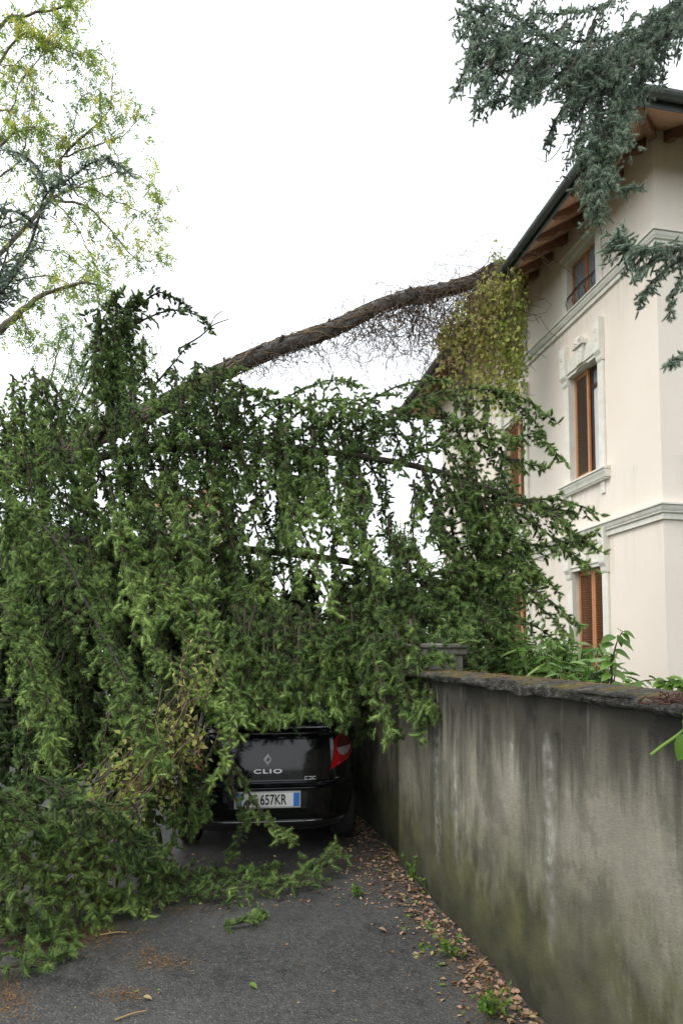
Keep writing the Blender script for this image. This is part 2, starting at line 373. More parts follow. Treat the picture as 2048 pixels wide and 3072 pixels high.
# recessed wall running on beyond the pier
fw = thing('rear_wall', 'streaked grey wall set back beyond the pier, alongside the parked car', 'wall', (WX0, 0, 0), WRZ)
MB().box(S_END+.003, 24, -.30, -.07, -.05, 1.44).obj('wall_face', M['wall'], fw)
MB().box(S_END+.003, 24, -.33, -.03, 1.443, 1.50).obj('coping', M['coping'], fw, .01)

# ------------------------------------------------------------------ the villa (local x along the street facade away from us, local y out to the street)
C0 = (4.87, 9.5, 0); HRZ = math.atan2(.983, -.183); HL, HD = 9.8, 8.5
vl = thing('villa', 'three storey cream villa with stone window surrounds and deep wooden eaves', 'house', C0, HRZ)
ZS = 9.88                                         # wall head under the eaves
WINC = [2.03, 4.86, 7.69]; WW = .48
FLOORS = [(1.15, 3.22), (4.93, 6.98), (8.19, 9.22)]
def facade():
    xs = sorted([0, HL]+[c+s*WW for c in WINC for s in (-1, 1)]); zs = sorted([-.05, ZS]+[z for f in FLOORS for z in f])
    b = MB()
    for i in range(len(xs)-1):
        for j in range(len(zs)-1):
            xm, zm = (xs[i]+xs[i+1])/2, (zs[j]+zs[j+1])/2
            if any(abs(xm-c) < WW for c in WINC) and any(f[0] < zm < f[1] for f in FLOORS): continue
            b.add([(xs[i], 0, zs[j]), (xs[i+1], 0, zs[j]), (xs[i+1], 0, zs[j+1]), (xs[i], 0, zs[j+1])], [(3, 2, 1, 0)])
    return b
facade().obj('street_wall', M['stucco'], vl)
b = MB(); b.add([(0, 0, -.05), (0, -HD, -.05), (0, -HD, ZS), (0, 0, ZS)], [(3, 2, 1, 0)])
b.add([(HL, 0, -.05), (HL, -HD, -.05), (HL, -HD, ZS), (HL, 0, ZS)], [(0, 1, 2, 3)])
b.add([(0, -HD, -.05), (HL, -HD, -.05), (HL, -HD, ZS), (0, -HD, ZS)], [(3, 2, 1, 0)])
b.obj('front_wall', M['stucco'], vl)
def course(name, prof, m):
    """moulding swept along the street facade and round both corners"""
    b = MB(); k = len(prof); V = []
    for (o, z) in prof: V += [(HL+o, -HD, z), (HL+o, o, z), (-o, o, z), (-o, -HD, z)]
    Fc = []
    for i in range(k):
        j = (i+1) % k
        for a in range(3): Fc.append((4*i+a, 4*i+a+1, 4*j+a+1, 4*j+a))
    return b.add(V, Fc).obj(name, m, vl)
def courses(z0, s=1.0):
    course('string_course', [(-.05, z0), (.045, z0), (.045, z0+.085*s), (-.05, z0+.085*s)], M['trim_weather'])
    course('string_course', [(-.05, z0+.088*s), (.055, z0+.088*s), (.075, z0+.10*s), (.075, z0+.115*s), (.095, z0+.15*s), (.105, z0+.185*s), (.105, z0+.205*s), (-.05, z0+.205*s)], M['trim_weather'])
    course('string_course', [(-.05, z0+.208*s), (.13, z0+.208*s), (.13, z0+.235*s), (.02, z0+.262*s), (-.05, z0+.262*s)], M['trim'])
courses(3.695); courses(7.985, .9)

# slats shared by every louvre
_slat = MB().prism([(-.012, -.014), (-.008, -.016), (.014, .012), (.010, .014)], 0, -.5, .5).me('slat')
_slat_unlit = _slat.copy(); _slat.materials.append(M['wood_slat']); _slat_unlit.materials.append(M['wood_unlit'])
def shutter(xa, xb, z0, z1, y, dark=False, single=True, mtl=None):
    """louvred leaf between xa and xb"""
    f = .055; b = MB()
    b.box(xa, xa+f, y-.02, y+.02, z0, z1); b.box(xb-f, xb, y-.02, y+.02, z0, z1)
    b.box(xa+f, xb-f, y-.019, y+.019, z0, z0+.10); b.box(xa+f, xb-f, y-.019, y+.019, z1-.075, z1)
    sh = b.obj('shutter', M['wood_orange'], vl)
    n = int((z1-z0-.19)/.043)
    zz = [z0+.12+(z1-z0-.21)*i/(n-1) for i in range(n)]
    if single:
        for z in zz:
            o = link('slat', _slat_unlit if dark else _slat, None, sh, ((xa+xb)/2, y, z)); o.scale = (xb-xa-2*f, 1, 1)
    else:
        b = MB()
        for z in zz: b.prism([(y-.012, z-.014), (y-.008, z-.016), (y+.014, z+.012), (y+.010, z+.014)], 0, xa+f, xb-f)
        o = b.obj('louvre', M['wood_slat'], sh); o['kind'] = 'stuff'
    return sh
def rosette(b, x, z, y, r, n=6):
    """small carved flower"""
    for i in range(n):
        a = 2*math.pi*i/n; cx, cz = x+math.cos(a)*r*.62, z+math.sin(a)*r*.62
        P = [(cx+math.cos(t)*r*.36, y, cz+math.sin(t)*r*.36) for t in np.linspace(0, 2*math.pi, 6, endpoint=False)]
        b.add(P+[(cx, y+r*.3, cz)], [(j, (j+1) % 6, 6) for j in range(6)])
    P = [(x+math.cos(t)*r*.3, y, z+math.sin(t)*r*.3) for t in np.linspace(0, 2*math.pi, 6, endpoint=False)]
    b.add(P+[(x, y+r*.42, z)], [(j, (j+1) % 6, 6) for j in range(6)])
def window(c, fl):
    z0, z1 = FLOORS[fl]; xa, xb = c-WW, c+WW; near = c < 3
    b = MB(); D = -.26                              # reveal
    b.add([(xa, 0, z0), (xa, D, z0), (xa, D, z1), (xa, 0, z1)], [(0, 1, 2, 3)]); b.add([(xb, 0, z0), (xb, D, z0), (xb, D, z1), (xb, 0, z1)], [(3, 2, 1, 0)])
    b.add([(xa, 0, z1), (xb, 0, z1), (xb, D, z1), (xa, D, z1)], [(0, 1, 2, 3)]); b.add([(xa, 0, z0), (xb, 0, z0), (xb, D, z0), (xa, D, z0)], [(3, 2, 1, 0)])
    b.obj('window_reveal', M['trim'], vl)
    MB().box(xa-.02, xb+.02, -.62, -.60, z0-.02, z1+.02).obj('dark_room', M['interior'], vl)
    j = .165                                         # surround
    if fl == 2:
        for (p, q) in ((xa-j, xa), (xb, xb+j)): MB().box(p, q, .0, .035, 8.222, z1+.0).obj('jamb', M['trim'], vl, .006)
        MB().box(xa-j-.02, xb+j+.02, .0, .05, z1+.003, z1+.14).obj('lintel', M['trim'], vl, .006)
        MB().box(xa-j-.05, xb+j+.05, .0, .09, z1+.143, z1+.19).obj('hood', M['trim'], vl, .006)
        bb = MB(); rosette(bb, c, z1+.24, .04, .06); bb.box(c-.07, c+.07, 0, .06, z1+.193, z1+.30); bb.obj('ornament', M['trim'], vl)['kind'] = 'stuff'
        wf = MB()
        for (p, q) in ((xa, xa+.05), (xb-.05, xb), (c-.045, c-.003), (c+.003, c+.045)): wf.box(p, q, -.15, -.09, z0+.04, z1)
        wf.box(xa+.05, xb-.05, -.149, -.091, z1-.05, z1-.001); wf.box(xa+.05, xb-.05, -.149, -.091, z0+.04, z0+.11)
        w = wf.obj('window', M['wood_orange'], vl)
        for (p, q) in ((xa+.05, c-.045), (c+.045, xb-.05)): MB().box(p, q, -.125, -.118, z0+.11, z1-.05).obj('pane', M['glass'], w)
        for (p, q) in ((xa+.05, c-.045), (c+.045, xb-.05)): MB().box(p+.05, q-.02, -.21, -.19, z0+.02, z1-.06).obj('curtain', M['curtain'], w)
        if near:                                     # wrought iron rail bellied out over the sill
            g = Geo(); zr = z0+.36
            g.tube([(xa, .03, zr), (c, .07, zr), (xb, .03, zr)], .012, .012, 9, 6); g.tube([(xa, .03, zr-.04), (c, .07, zr-.04), (xb, .03, zr-.04)], .007, .007, 9, 5)
            rl = g.obj('railing', M['iron'], vl)
            for i in range(5):
                x = xa+.06+(xb-xa-.12)*i/4; g = Geo()
                g.tube([(x, .05, zr-.04), (x, .075, zr-.14), (x, .065, zr-.24), (x, .03, z0+.04)], .007, .007, 10, 5)
                g.tube([(x, .06, zr-.20), (x+.05, .07, zr-.12), (x+.075, .065, zr-.06), (x+.05, .06, zr-.04), (x+.03, .06, zr-.07)], .005, .004, 10, 4)
                g.obj('baluster', M['iron'], rl)
        return
    for (p, q) in ((xa-j, xa-.002), (xb+.002, xb+j)):
        MB().box(p, q, 0, .045, z0+.0, z1-.16).obj('jamb', M['trim'], vl, .006)
    # lintel with a stepped lower edge, carved corbel blocks at its ends
    MB().prism([(xa, z1-.015), (c-.20, z1-.015), (c-.15, z1+.02), (c+.15, z1+.02), (c+.20, z1-.015), (xb, z1-.015), (xb, z1+.36), (xa, z1+.36)], 1, 0, .05).obj('lintel', M['trim'], vl, .004)
    MB().box(xa+.002, xb-.002, .0515, .075, z1+.055, z1+.085).obj('lintel_fillet', M['trim_weather'], vl)
    for sx in (-1, 1):
        e0 = xa-j-.015 if sx < 0 else xb-.0; e1 = xa-.003 if sx < 0 else xb+j+.015; e0 += .003 if sx > 0 else 0
        cb = MB().prism([(0, z1-.155), (.05, z1-.155), (.056, z1-.135), (.065, z1-.12), (.075, z1-.05), (.115, z1+.02), (.12, z1+.05), (.12, z1+.62), (0, z1+.62)], 0, e0, e1).obj('corbel', M['trim'], vl, .005)
        bb = MB(); xm = (e0+e1)/2
        rosette(bb, xm, z1+.40, .12, .055); rosette(bb, xm-.02, z1+.22, .12, .035, 5); rosette(bb, xm+.03, z1+.14, .118, .03, 5)
        bb.obj('carving', M['trim'], cb)['kind'] = 'stuff'
    # shell keystone over the middle
    bb = MB(); R = .16
    for i in range(7):
        a0, a1 = math.pi*i/7-.0, math.pi*(i+1)/7; am = (a0+a1)/2
        P = [(c, .10, z1+.42), (c+R*math.cos(a0), .10, z1+.42+R*math.sin(a0)), (c+R*1.08*math.cos(am), .12, z1+.42+R*1.08*math.sin(am)), (c+R*math.cos(a1), .10, z1+.42+R*math.sin(a1)), (c+R*.6*math.cos(am), .135, z1+.42+R*.6*math.sin(am))]
        bb.add(P, [(0, 1, 4), (1, 2, 4), (2, 3, 4), (3, 0, 4)])
    bb.prism([(c+R*.97*math.cos(t), z1+.42+R*.97*math.sin(t)) for t in np.linspace(0, math.pi, 13)], 1, 0, .098)
    ks = bb.obj('keystone_shell', M['trim'], vl)
    MB().box(c-.17, c+.17, 0, .145, z1+.375, z1+.417).obj('keystone_ledge', M['trim_weather'], ks, .005)
    MB().prism([(c-.13, z1+.372), (c+.13, z1+.372), (c+.085, z1+.05), (c-.085, z1+.05)], 1, .02, .105).obj('keystone_block', M['trim'], ks, .006)
    bb = MB()
    for q in (.29, .20, .12): rosette(bb, c-.02, z1+q, .105, .035, 5)
    bb.obj('keystone_carving', M['trim'], ks)['kind'] = 'stuff'
    # moulded sill on two small brackets
    e = j+.05
    for (pf, mm) in (([(0, z0-.24), (.07, z0-.24), (.075, z0-.215), (0, z0-.215)], 'trim_weather'), ([(0, z0-.212), (.085, z0-.212), (.10, z0-.16), (.125, z0-.11), (.13, z0-.075), (0, z0-.075)], 'trim_weather'), ([(0, z0-.072), (.15, z0-.072), (.15, z0-.04), (0, z0-.005)], 'trim')):
        o = max(p[0] for p in pf)
        MB().prism(pf, 0, xa-e-o*.35, xb+e+o*.35).obj('sill', M[mm], vl, .003)
    for x in (xa-.06, xb+.06):
        br = MB().box(x-.055, x+.055, 0, .03, z0-.46, z0-.245).obj('sill_bracket', M['trim'], vl, .005)
        bb = MB(); rosette(bb, x, z0-.31, .03, .035, 5); rosette(bb, x, z0-.40, .03, .03, 5); bb.obj('carving', M['trim'], br)['kind'] = 'stuff'
    # joinery
    y = -.115
    if fl == 1 and near:                              # far leaf closed, near leaf folded away: blind and dark casement show
        shutter(c+.02, xb-.005, z0+.01, z1-.01, y, dark=True)
        fr = MB(); fr.box(xa, xa+.05, -.20, -.15, z0+.02, z1); fr.box(c-.03, c+.012, -.20, -.15, z0+.02, z1); fr.box(xa+.05, c-.03, -.199, -.151, z1-.07, z1-.001); fr.box(xa+.05, c-.03, -.199, -.151, z1-.40, z1-.33)
        w = fr.obj('window', mat('dark_casement_wood', .5, (.06, .03, .022)), vl)
        MB().box(xa+.05, c-.03, -.185, -.178, z0+.02, z1-.40).obj('blind', M['curtain'], w)
        MB().box(xa+.05, c-.03, -.185, -.178, z1-.33, z1-.07).obj('pane', M['glass'], w)
    else:
        for (p, q) in ((xa+.005, c-.003), (c+.003, xb-.005)):
            shutter(p, q, z0+.01, z1-.01, y, single=near)
for c in WINC:
    for fl in range(3): window(c, fl)

# eaves: sloping soffit boards, scrolled rafter ends, gutter, hipped roof
OV, DROP = .97, .58
def zso(o): return ZS-DROP*o/OV
def edge_strip(name, o0, o1, dz0, dz1, m, far=True):
    """board running round the eaves between offsets o0 < o1, dz thick"""
    b = MB(); V = []
    for (o, dz) in ((o0, dz0), (o1, dz0), (o1, dz1), (o0, dz1)):
        z = zso(o)+dz; V += [(HL+o, -HD-o, z), (HL+o, o, z), (-o, o, z), (-o, -HD-o, z)]
    Fc = []
    for i in range(4):
        j = (i+1) % 4
        for a in range(3): Fc.append((4*i+a, 4*i+a+1, 4*j+a+1, 4*j+a))
    Fc += [(0, 4, 8, 12), (3, 15, 11, 7)]
    return b.add(V, Fc).obj(name, m, vl)
nb = 9
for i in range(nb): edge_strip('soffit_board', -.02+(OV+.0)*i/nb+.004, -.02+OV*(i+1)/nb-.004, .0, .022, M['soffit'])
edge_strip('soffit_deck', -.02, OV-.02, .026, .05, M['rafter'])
edge_strip('fascia', OV-.01, OV+.012, -.05, .14, M['gutter'])
def gutter(r, o, z, sides=9):
    b = MB(); V = []; A = [math.pi*t/(sides-1) for t in range(sides)]
    ring = [(o+r+r*math.cos(a), z-r*math.sin(a)) for a in A]+[(o+r+(r-.008)*math.cos(a), z-(r-.008)*math.sin(a)) for a in reversed(A)]
    for (oo, zz) in ring: V += [(HL+oo, -HD-oo, zz), (HL+oo, oo, zz), (-oo, oo, zz), (-oo, -HD-oo, zz)]
    k = len(ring); Fc = []
    for i in range(k):
        j = (i+1) % k
        for a in range(3): Fc.append((4*i+a, 4*i+a+1, 4*j+a+1, 4*j+a))
    return b.add(V, Fc).obj('gutter', M['gutter'], vl)
gutter(.085, OV+.014, zso(OV)+.10)
for i in range(14):                                   # gutter hooks
    x = .1+i*.72; b = MB(); b.box(x-.012, x+.012, OV+.014, OV+.014+.178, zso(OV)+.102, zso(OV)+.108); b.obj('gutter_hook', M['gutter'], vl)
sc = [(0, -.20), (.10, -.205), (.16, -.17), (.22, -.165), (.30, -.20), (.40, -.205), (.48, -.16), (.54, -.145), (.62, -.175), (.70, -.17), (.78, -.125), (.88, -.10), (.93, -.05), (.93, -.003), (0, -.003)]
rp = [(o, zso(o)+dz*.9) for (o, dz) in sc]
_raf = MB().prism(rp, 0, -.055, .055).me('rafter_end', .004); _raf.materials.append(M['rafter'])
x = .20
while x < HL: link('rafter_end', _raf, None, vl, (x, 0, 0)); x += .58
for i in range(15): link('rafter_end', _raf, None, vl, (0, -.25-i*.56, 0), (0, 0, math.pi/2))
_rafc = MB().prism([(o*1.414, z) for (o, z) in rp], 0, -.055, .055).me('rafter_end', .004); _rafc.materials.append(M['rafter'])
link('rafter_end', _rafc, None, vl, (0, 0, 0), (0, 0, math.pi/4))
zr = zso(OV)+.145; o = OV+.06; rise = (HD/2+o)*.64
b = MB(); b.add([(-o, o, zr), (HL+o, o, zr), (HL+o, -HD-o, zr), (-o, -HD-o, zr), (HD/2, -HD/2, zr+rise), (HL-HD/2, -HD/2, zr+rise)],
                [(0, 1, 5, 4), (1, 2, 5), (2, 3, 4, 5), (3, 0, 4)])
b.obj('roof', M['tile'], vl)
# ------------------------------------------------------------------ the parked hatchback (local y forward from the rear bumper, x to its right)
CAR_P = px(803, 2405, 5.20); CAR_RZ = math.atan(.115)
car = thing('parked_car', 'black hatchback parked tail-on against the wall under the fallen spruce branches', 'car', (CAR_P[0], CAR_P[1], .004), CAR_RZ)
_z = [.20, .26, .34, .46, .56, .585, .60, .72, .86, .96, 1.02, 1.12, 1.25, 1.36, 1.42, 1.455, 1.47]
_w = [.76, .795, .812, .822, .825, .822, .818, .815, .80, .775, .755, .715, .66, .60, .545, .43, .28]
_r = [.10, .045, .015, .0, .0, .02, .045, .055, .075, .10, .135, .21, .34, .47, .60, .78, 1.05]
_f = [3.82, 3.90, 3.95, 3.97, 3.95, 3.93, 3.92, 3.84, 3.45, 2.95, 2.82, 2.62, 2.38, 2.16, 2.0, 1.85, 1.65]
def prof(z): return tuple(float(np.interp(z, _z, a)) for a in (_w, _r, _f))
NE = 4.6
def slice_pts(z, n=72):
    w, r, f = prof(z); c, l = (r+f)/2, (f-r)/2; P = []
    for i in range(n):
        a = 2*math.pi*i/n - math.pi/2; ca, sa = math.cos(a), math.sin(a)
        P.append((w*math.copysign(abs(ca)**(2/NE), ca), c+l*math.copysign(abs(sa)**(2/NE), sa), z))
    return P
def rear_y(x, z):
    w, r, f = prof(z); c, l = (r+f)/2, (f-r)/2; u = min(abs(x)/w, .9995)
    return c-l*(1-u**NE)**(1/NE)
zz = sorted(set(list(np.linspace(.20, 1.47, 40))+[.56, .57, .585, .60]))
n = 72; V = []; [V.extend(slice_pts(z, n)) for z in zz]; V = np.array(V); k = len(zz)
i, j = np.meshgrid(np.arange(k-1), np.arange(n), indexing='ij')
q = np.stack([i*n+j, i*n+(j+1) % n, (i+1)*n+(j+1) % n, (i+1)*n+j], -1).reshape(-1, 4)
keep = np.ones(len(q), bool); cen = V[q].mean(1)       # wheel arches
for wy in (.62, 3.14): keep &= ~((np.hypot(cen[:, 1]-wy, cen[:, 2]-.30) < .335) & (np.abs(cen[:, 0]) > .55))
body = link('body', mesh('body', V, [q[keep], np.arange((k-1)*n, k*n)[None], np.arange(n-1, -1, -1)[None]], True), M['paint'], car)
def patch(outline, off=.006, N=16):
    """skin piece on the rear surface: outline [(x,z)] filled as a grid between left and right boundaries"""
    zs = np.array([p[1] for p in outline]); z0, z1 = zs.min(), zs.max(); V, ok = [], []
    m = len(outline)
    for z in np.linspace(z0+1e-4, z1-1e-4, N):
        xs = []
        for a in range(m):
            (xa, za), (xb, zb) = outline[a], outline[(a+1) % m]
            if (za-z)*(zb-z) <= 0 and za != zb: xs.append(xa+(xb-xa)*(z-za)/(zb-za))
        lo, hi = min(xs), max(xs)
        for t in np.linspace(0, 1, N):
            x = lo+(hi-lo)*t; e = min(t, 1-t)*2*min(1, 1.0)
            V.append((x, rear_y(x, z)-off, z))
    V = np.array(V).reshape(N, N, 3); B = V.copy(); B[..., 1] += off+.02
    A = np.concatenate([V.reshape(-1, 3), B.reshape(-1, 3)])
    a, b = np.meshgrid(np.arange(N-1), np.arange(N-1), indexing='ij'); qq = np.stack([a*N+b, a*N+b+1, (a+1)*N+b+1, (a+1)*N+b], -1).reshape(-1, 4)
    rim = [r for r in range(N)]+[r*N+N-1 for r in range(1, N)]+[(N-1)*N+r for r in range(N-2, -1, -1)]+[r*N for r in range(N-2, 0, -1)]
    side = np.array([(rim[s], rim[(s+1) % len(rim)], rim[(s+1) % len(rim)]+N*N, rim[s]+N*N) for s in range(len(rim))])
    return A, [qq, side]
def put(name, outline, m, parent=car, off=.006, N=14, smooth=True):
    V, Fc = patch(outline, off, N); return link(name, mesh(name, V, Fc, False), m, parent)
def mirror(o): return [(-x, z) for x, z in reversed(o)]
# tailgate skin, proud of the body so that its shut line shows
tg = [(-.60, .60), (.60, .60), (.565, .70), (.55, .95), (.56, 1.0), (-.56, 1.0), (-.55, .95), (-.565, .70)]
tail = put('tailgate', tg, M['paint'], off=.010, N=20)
put('tailgate_lip', [(-.50, .578), (.50, .578), (.56, .598), (.50, .612), (-.50, .612), (-.56, .598)], M['paint'], tail, .034, 10)
put('rear_window', [(-.52, 1.03), (.52, 1.03), (.50, 1.15), (.44, 1.33), (-.44, 1.33), (-.50, 1.15)], M['car_glass'], tail, .014, 14)
put('spoiler', [(-.50, 1.37), (.50, 1.37), (.48, 1.43), (-.48, 1.43)], M['paint'], tail, .07, 10)
bp = put('rear_bumper', [(-.785, .30), (.785, .30), (.795, .45), (.79, .56), (-.79, .56), (-.795, .45)], M['paint'], off=.022, N=22)
put('bumper_insert', [(-.60, .215), (.60, .215), (.66, .29), (-.66, .29)], M['black_plastic'], bp, .018, 12)
put('bumper_strip', [(-.44, .292), (.44, .292), (.44, .304), (-.44, .304)], M['chrome'], bp, .026, 8)
put('plate_recess', [(-.31, .40), (.31, .40), (.33, .545), (-.33, .545)], M['black_plastic'], bp, .0245, 10)
for s in (1, -1):
    fl = (lambda o: o) if s > 0 else mirror
    L = put('tail_lamp', fl([(.515, .69), (.70, .755), (.742, .79), (.735, .85), (.70, .92), (.655, .985), (.60, .955), (.565, .945), (.545, .82)]), M['lamp_red'], off=.020, N=18)
    put('upper_lens', fl([(.575, .862), (.725, .862), (.70, .915), (.655, .975), (.60, .948), (.578, .935)]), M['lamp_dark'], L, .024, 10)
    cx, cz, R = .645, .862, .07
    put('reversing_lens', fl([(cx+R*math.cos(a), cz+R*math.sin(a)) for a in np.linspace(math.pi, 2*math.pi, 12)]), M['lamp_clear'], L, .028, 10)
    put('reflector', fl([(.535, .70), (.60, .722), (.60, .745), (.54, .74)]), M['lamp_red'], L, .024, 6)
# wheels
def ring(r0, r1, y0, y1, n=28):
    b = MB()
    return b
for wx, wy in ((.67, .62), (-.67, .62), (.67, 3.14), (-.67, 3.14)):
    s = 1 if wx > 0 else -1
    prf = [(.19, -.085), (.27, -.09), (.295, -.075), (.302, -.05), (.302, .05), (.295, .075), (.27, .09), (.19, .085)]
    n = 32; V = [(wx+o, wy+r*math.cos(2*math.pi*t/n), .302+r*math.sin(2*math.pi*t/n)) for t in range(n) for (r, o) in prf]
    m = len(prf); q = [(t*m+a, ((t+1) % n)*m+a, ((t+1) % n)*m+(a+1) % m, t*m+(a+1) % m) for t in range(n) for a in range(m)]
    ty = link('wheel', mesh('wheel', V, np.array(q), True), M['rubber'], car)
    b = MB(); b.prism([(wy+.19*math.cos(t), .302+.19*math.sin(t)) for t in np.linspace(0, 2*math.pi, 24, endpoint=False)], 0, wx+s*.02, wx+s*.05)
    for a in range(5):
        t = 2*math.pi*a/5; ca, sa = math.cos(t), math.sin(t)
        b.prism([(wy+r*ca-w*sa, .302+r*sa+w*ca) for (r, w) in ((.03, -.03), (.185, -.022), (.185, .022), (.03, .03))], 0, wx+s*.052, wx+s*.07)
    b.obj('rim', M['rim'], ty)
MB().box(-.52, .52, .55, 3.5, .17, .24).obj('underbody', M['black_plastic'], car)
for s in (1, -1):                                     # side glass and mirrors
    V = []
    for y in np.linspace(.75, 2.45, 12):
        for z in np.linspace(1.0, 1.34, 6):
            w, r, f = prof(z); c, l = (r+f)/2, (f-r)/2; u = min(abs(y-c)/l, .99)
            V.append((s*(w*(1-u**NE)**(1/NE)+.004), min(max(y, r+.25), f-.2), z))
    q = [(a*6+b, (a+1)*6+b, (a+1)*6+b+1, a*6+b+1) for a in range(11) for b in range(5)]
    link('side_window', mesh('side_window', V, np.array(q), True), M['car_glass'], car)
    b = MB(); b.box(s*.80 if s > 0 else -.98, s*.98 if s > 0 else -.80, 2.55, 2.66, .98, 1.10); b.obj('wing_mirror', M['paint'], car, .03)
# number plate, lettering and emblem
def text_mesh(s, size, ext, space=1.0, bold=0.):
    cu = bpy.data.curves.new('t', 'FONT'); cu.body = s; cu.size = size; cu.extrude = ext; cu.align_x = 'CENTER'; cu.align_y = 'CENTER'; cu.space_character = space; cu.offset = bold
    o = bpy.data.objects.new('t', cu); COL.objects.link(o); bpy.context.view_layer.update()
    me = bpy.data.meshes.new_from_object(o.evaluated_get(bpy.context.evaluated_depsgraph_get())); bpy.data.objects.remove(o); return me
def text(name, s, size, x, y, z, m, parent, sx=1.0, ext=.0015, space=1.0, sy=1.0, bold=0.):
    o = link(name, text_mesh(s, size, ext, space, bold), m, parent, (x, y, z), (math.pi/2, 0, 0)); o.scale = (sx, sy, 1); return o
yp = rear_y(0, .47)-.040; zp = .478
pl = MB().box(-.265, .265, yp, yp+.016, zp-.066, zp+.066).obj('number_plate', M['plate_frame'], car, .003)
MB().box(-.252, .252, yp-.003, yp-.0005, zp-.052, zp+.055).obj('plate_face', M['plate_white'], pl)
for s in (-1, 1): MB().box(s*.229-.023, s*.229+.023, yp-.0055, yp-.0035, zp-.052, zp+.055).obj('plate_band', M['plate_blue'], pl)
text('plate_text', 'FE 657KR', .115, -.003, yp-.005, zp-.001, M['ink'], pl, .66, .0008, 1.0, .98, .0018)
ye = rear_y(.005, .70)-.012
def diamond(rx, rz): return [(0, rz), (rx, 0), (0, -rz), (-rx, 0)]
em = MB(); ze = .785; O, I = diamond(.036, .050), diamond(.014, .021)
V = [(x, ye-.004, ze+z) for x, z in O]+[(x, ye-.004, ze+z) for x, z in I]+[(x*.62, ye-.014, ze+z*.66) for x, z in O]
V += [(x, ye+.008, ze+z) for x, z in O]
em.add(V, [(a, (a+1) % 4, (a+1) % 4+8, a+8) for a in range(4)]+[(a+8, (a+1) % 4+8, (a+1) % 4+4, a+4) for a in range(4)]+[(a+12, (a+1) % 4+12, (a+1) % 4, a) for a in range(4)])
em.obj('emblem', M['chrome_bright'], tail)
text('model_lettering', 'CLIO', .060, .0, rear_y(0, .695)-.014, .690, M['chrome_bright'], tail, 1.5, .003, 1.22, .78, .0016)
bd = MB(); yb = rear_y(.34, .63)-.016
for a in range(3):
    for zz2 in (.640, .618):
        x0 = .30+a*.033; bd.box(x0, x0+.026, yb, yb+.008, zz2, zz2+.006)
    bd.box(.30+a*.033+(.0 if a != 1 else .020), .306+a*.033+(.0 if a != 1 else .020), yb+.001, yb+.008, .6245, .6395)
bd.obj('engine_badge', M['chrome'], tail)
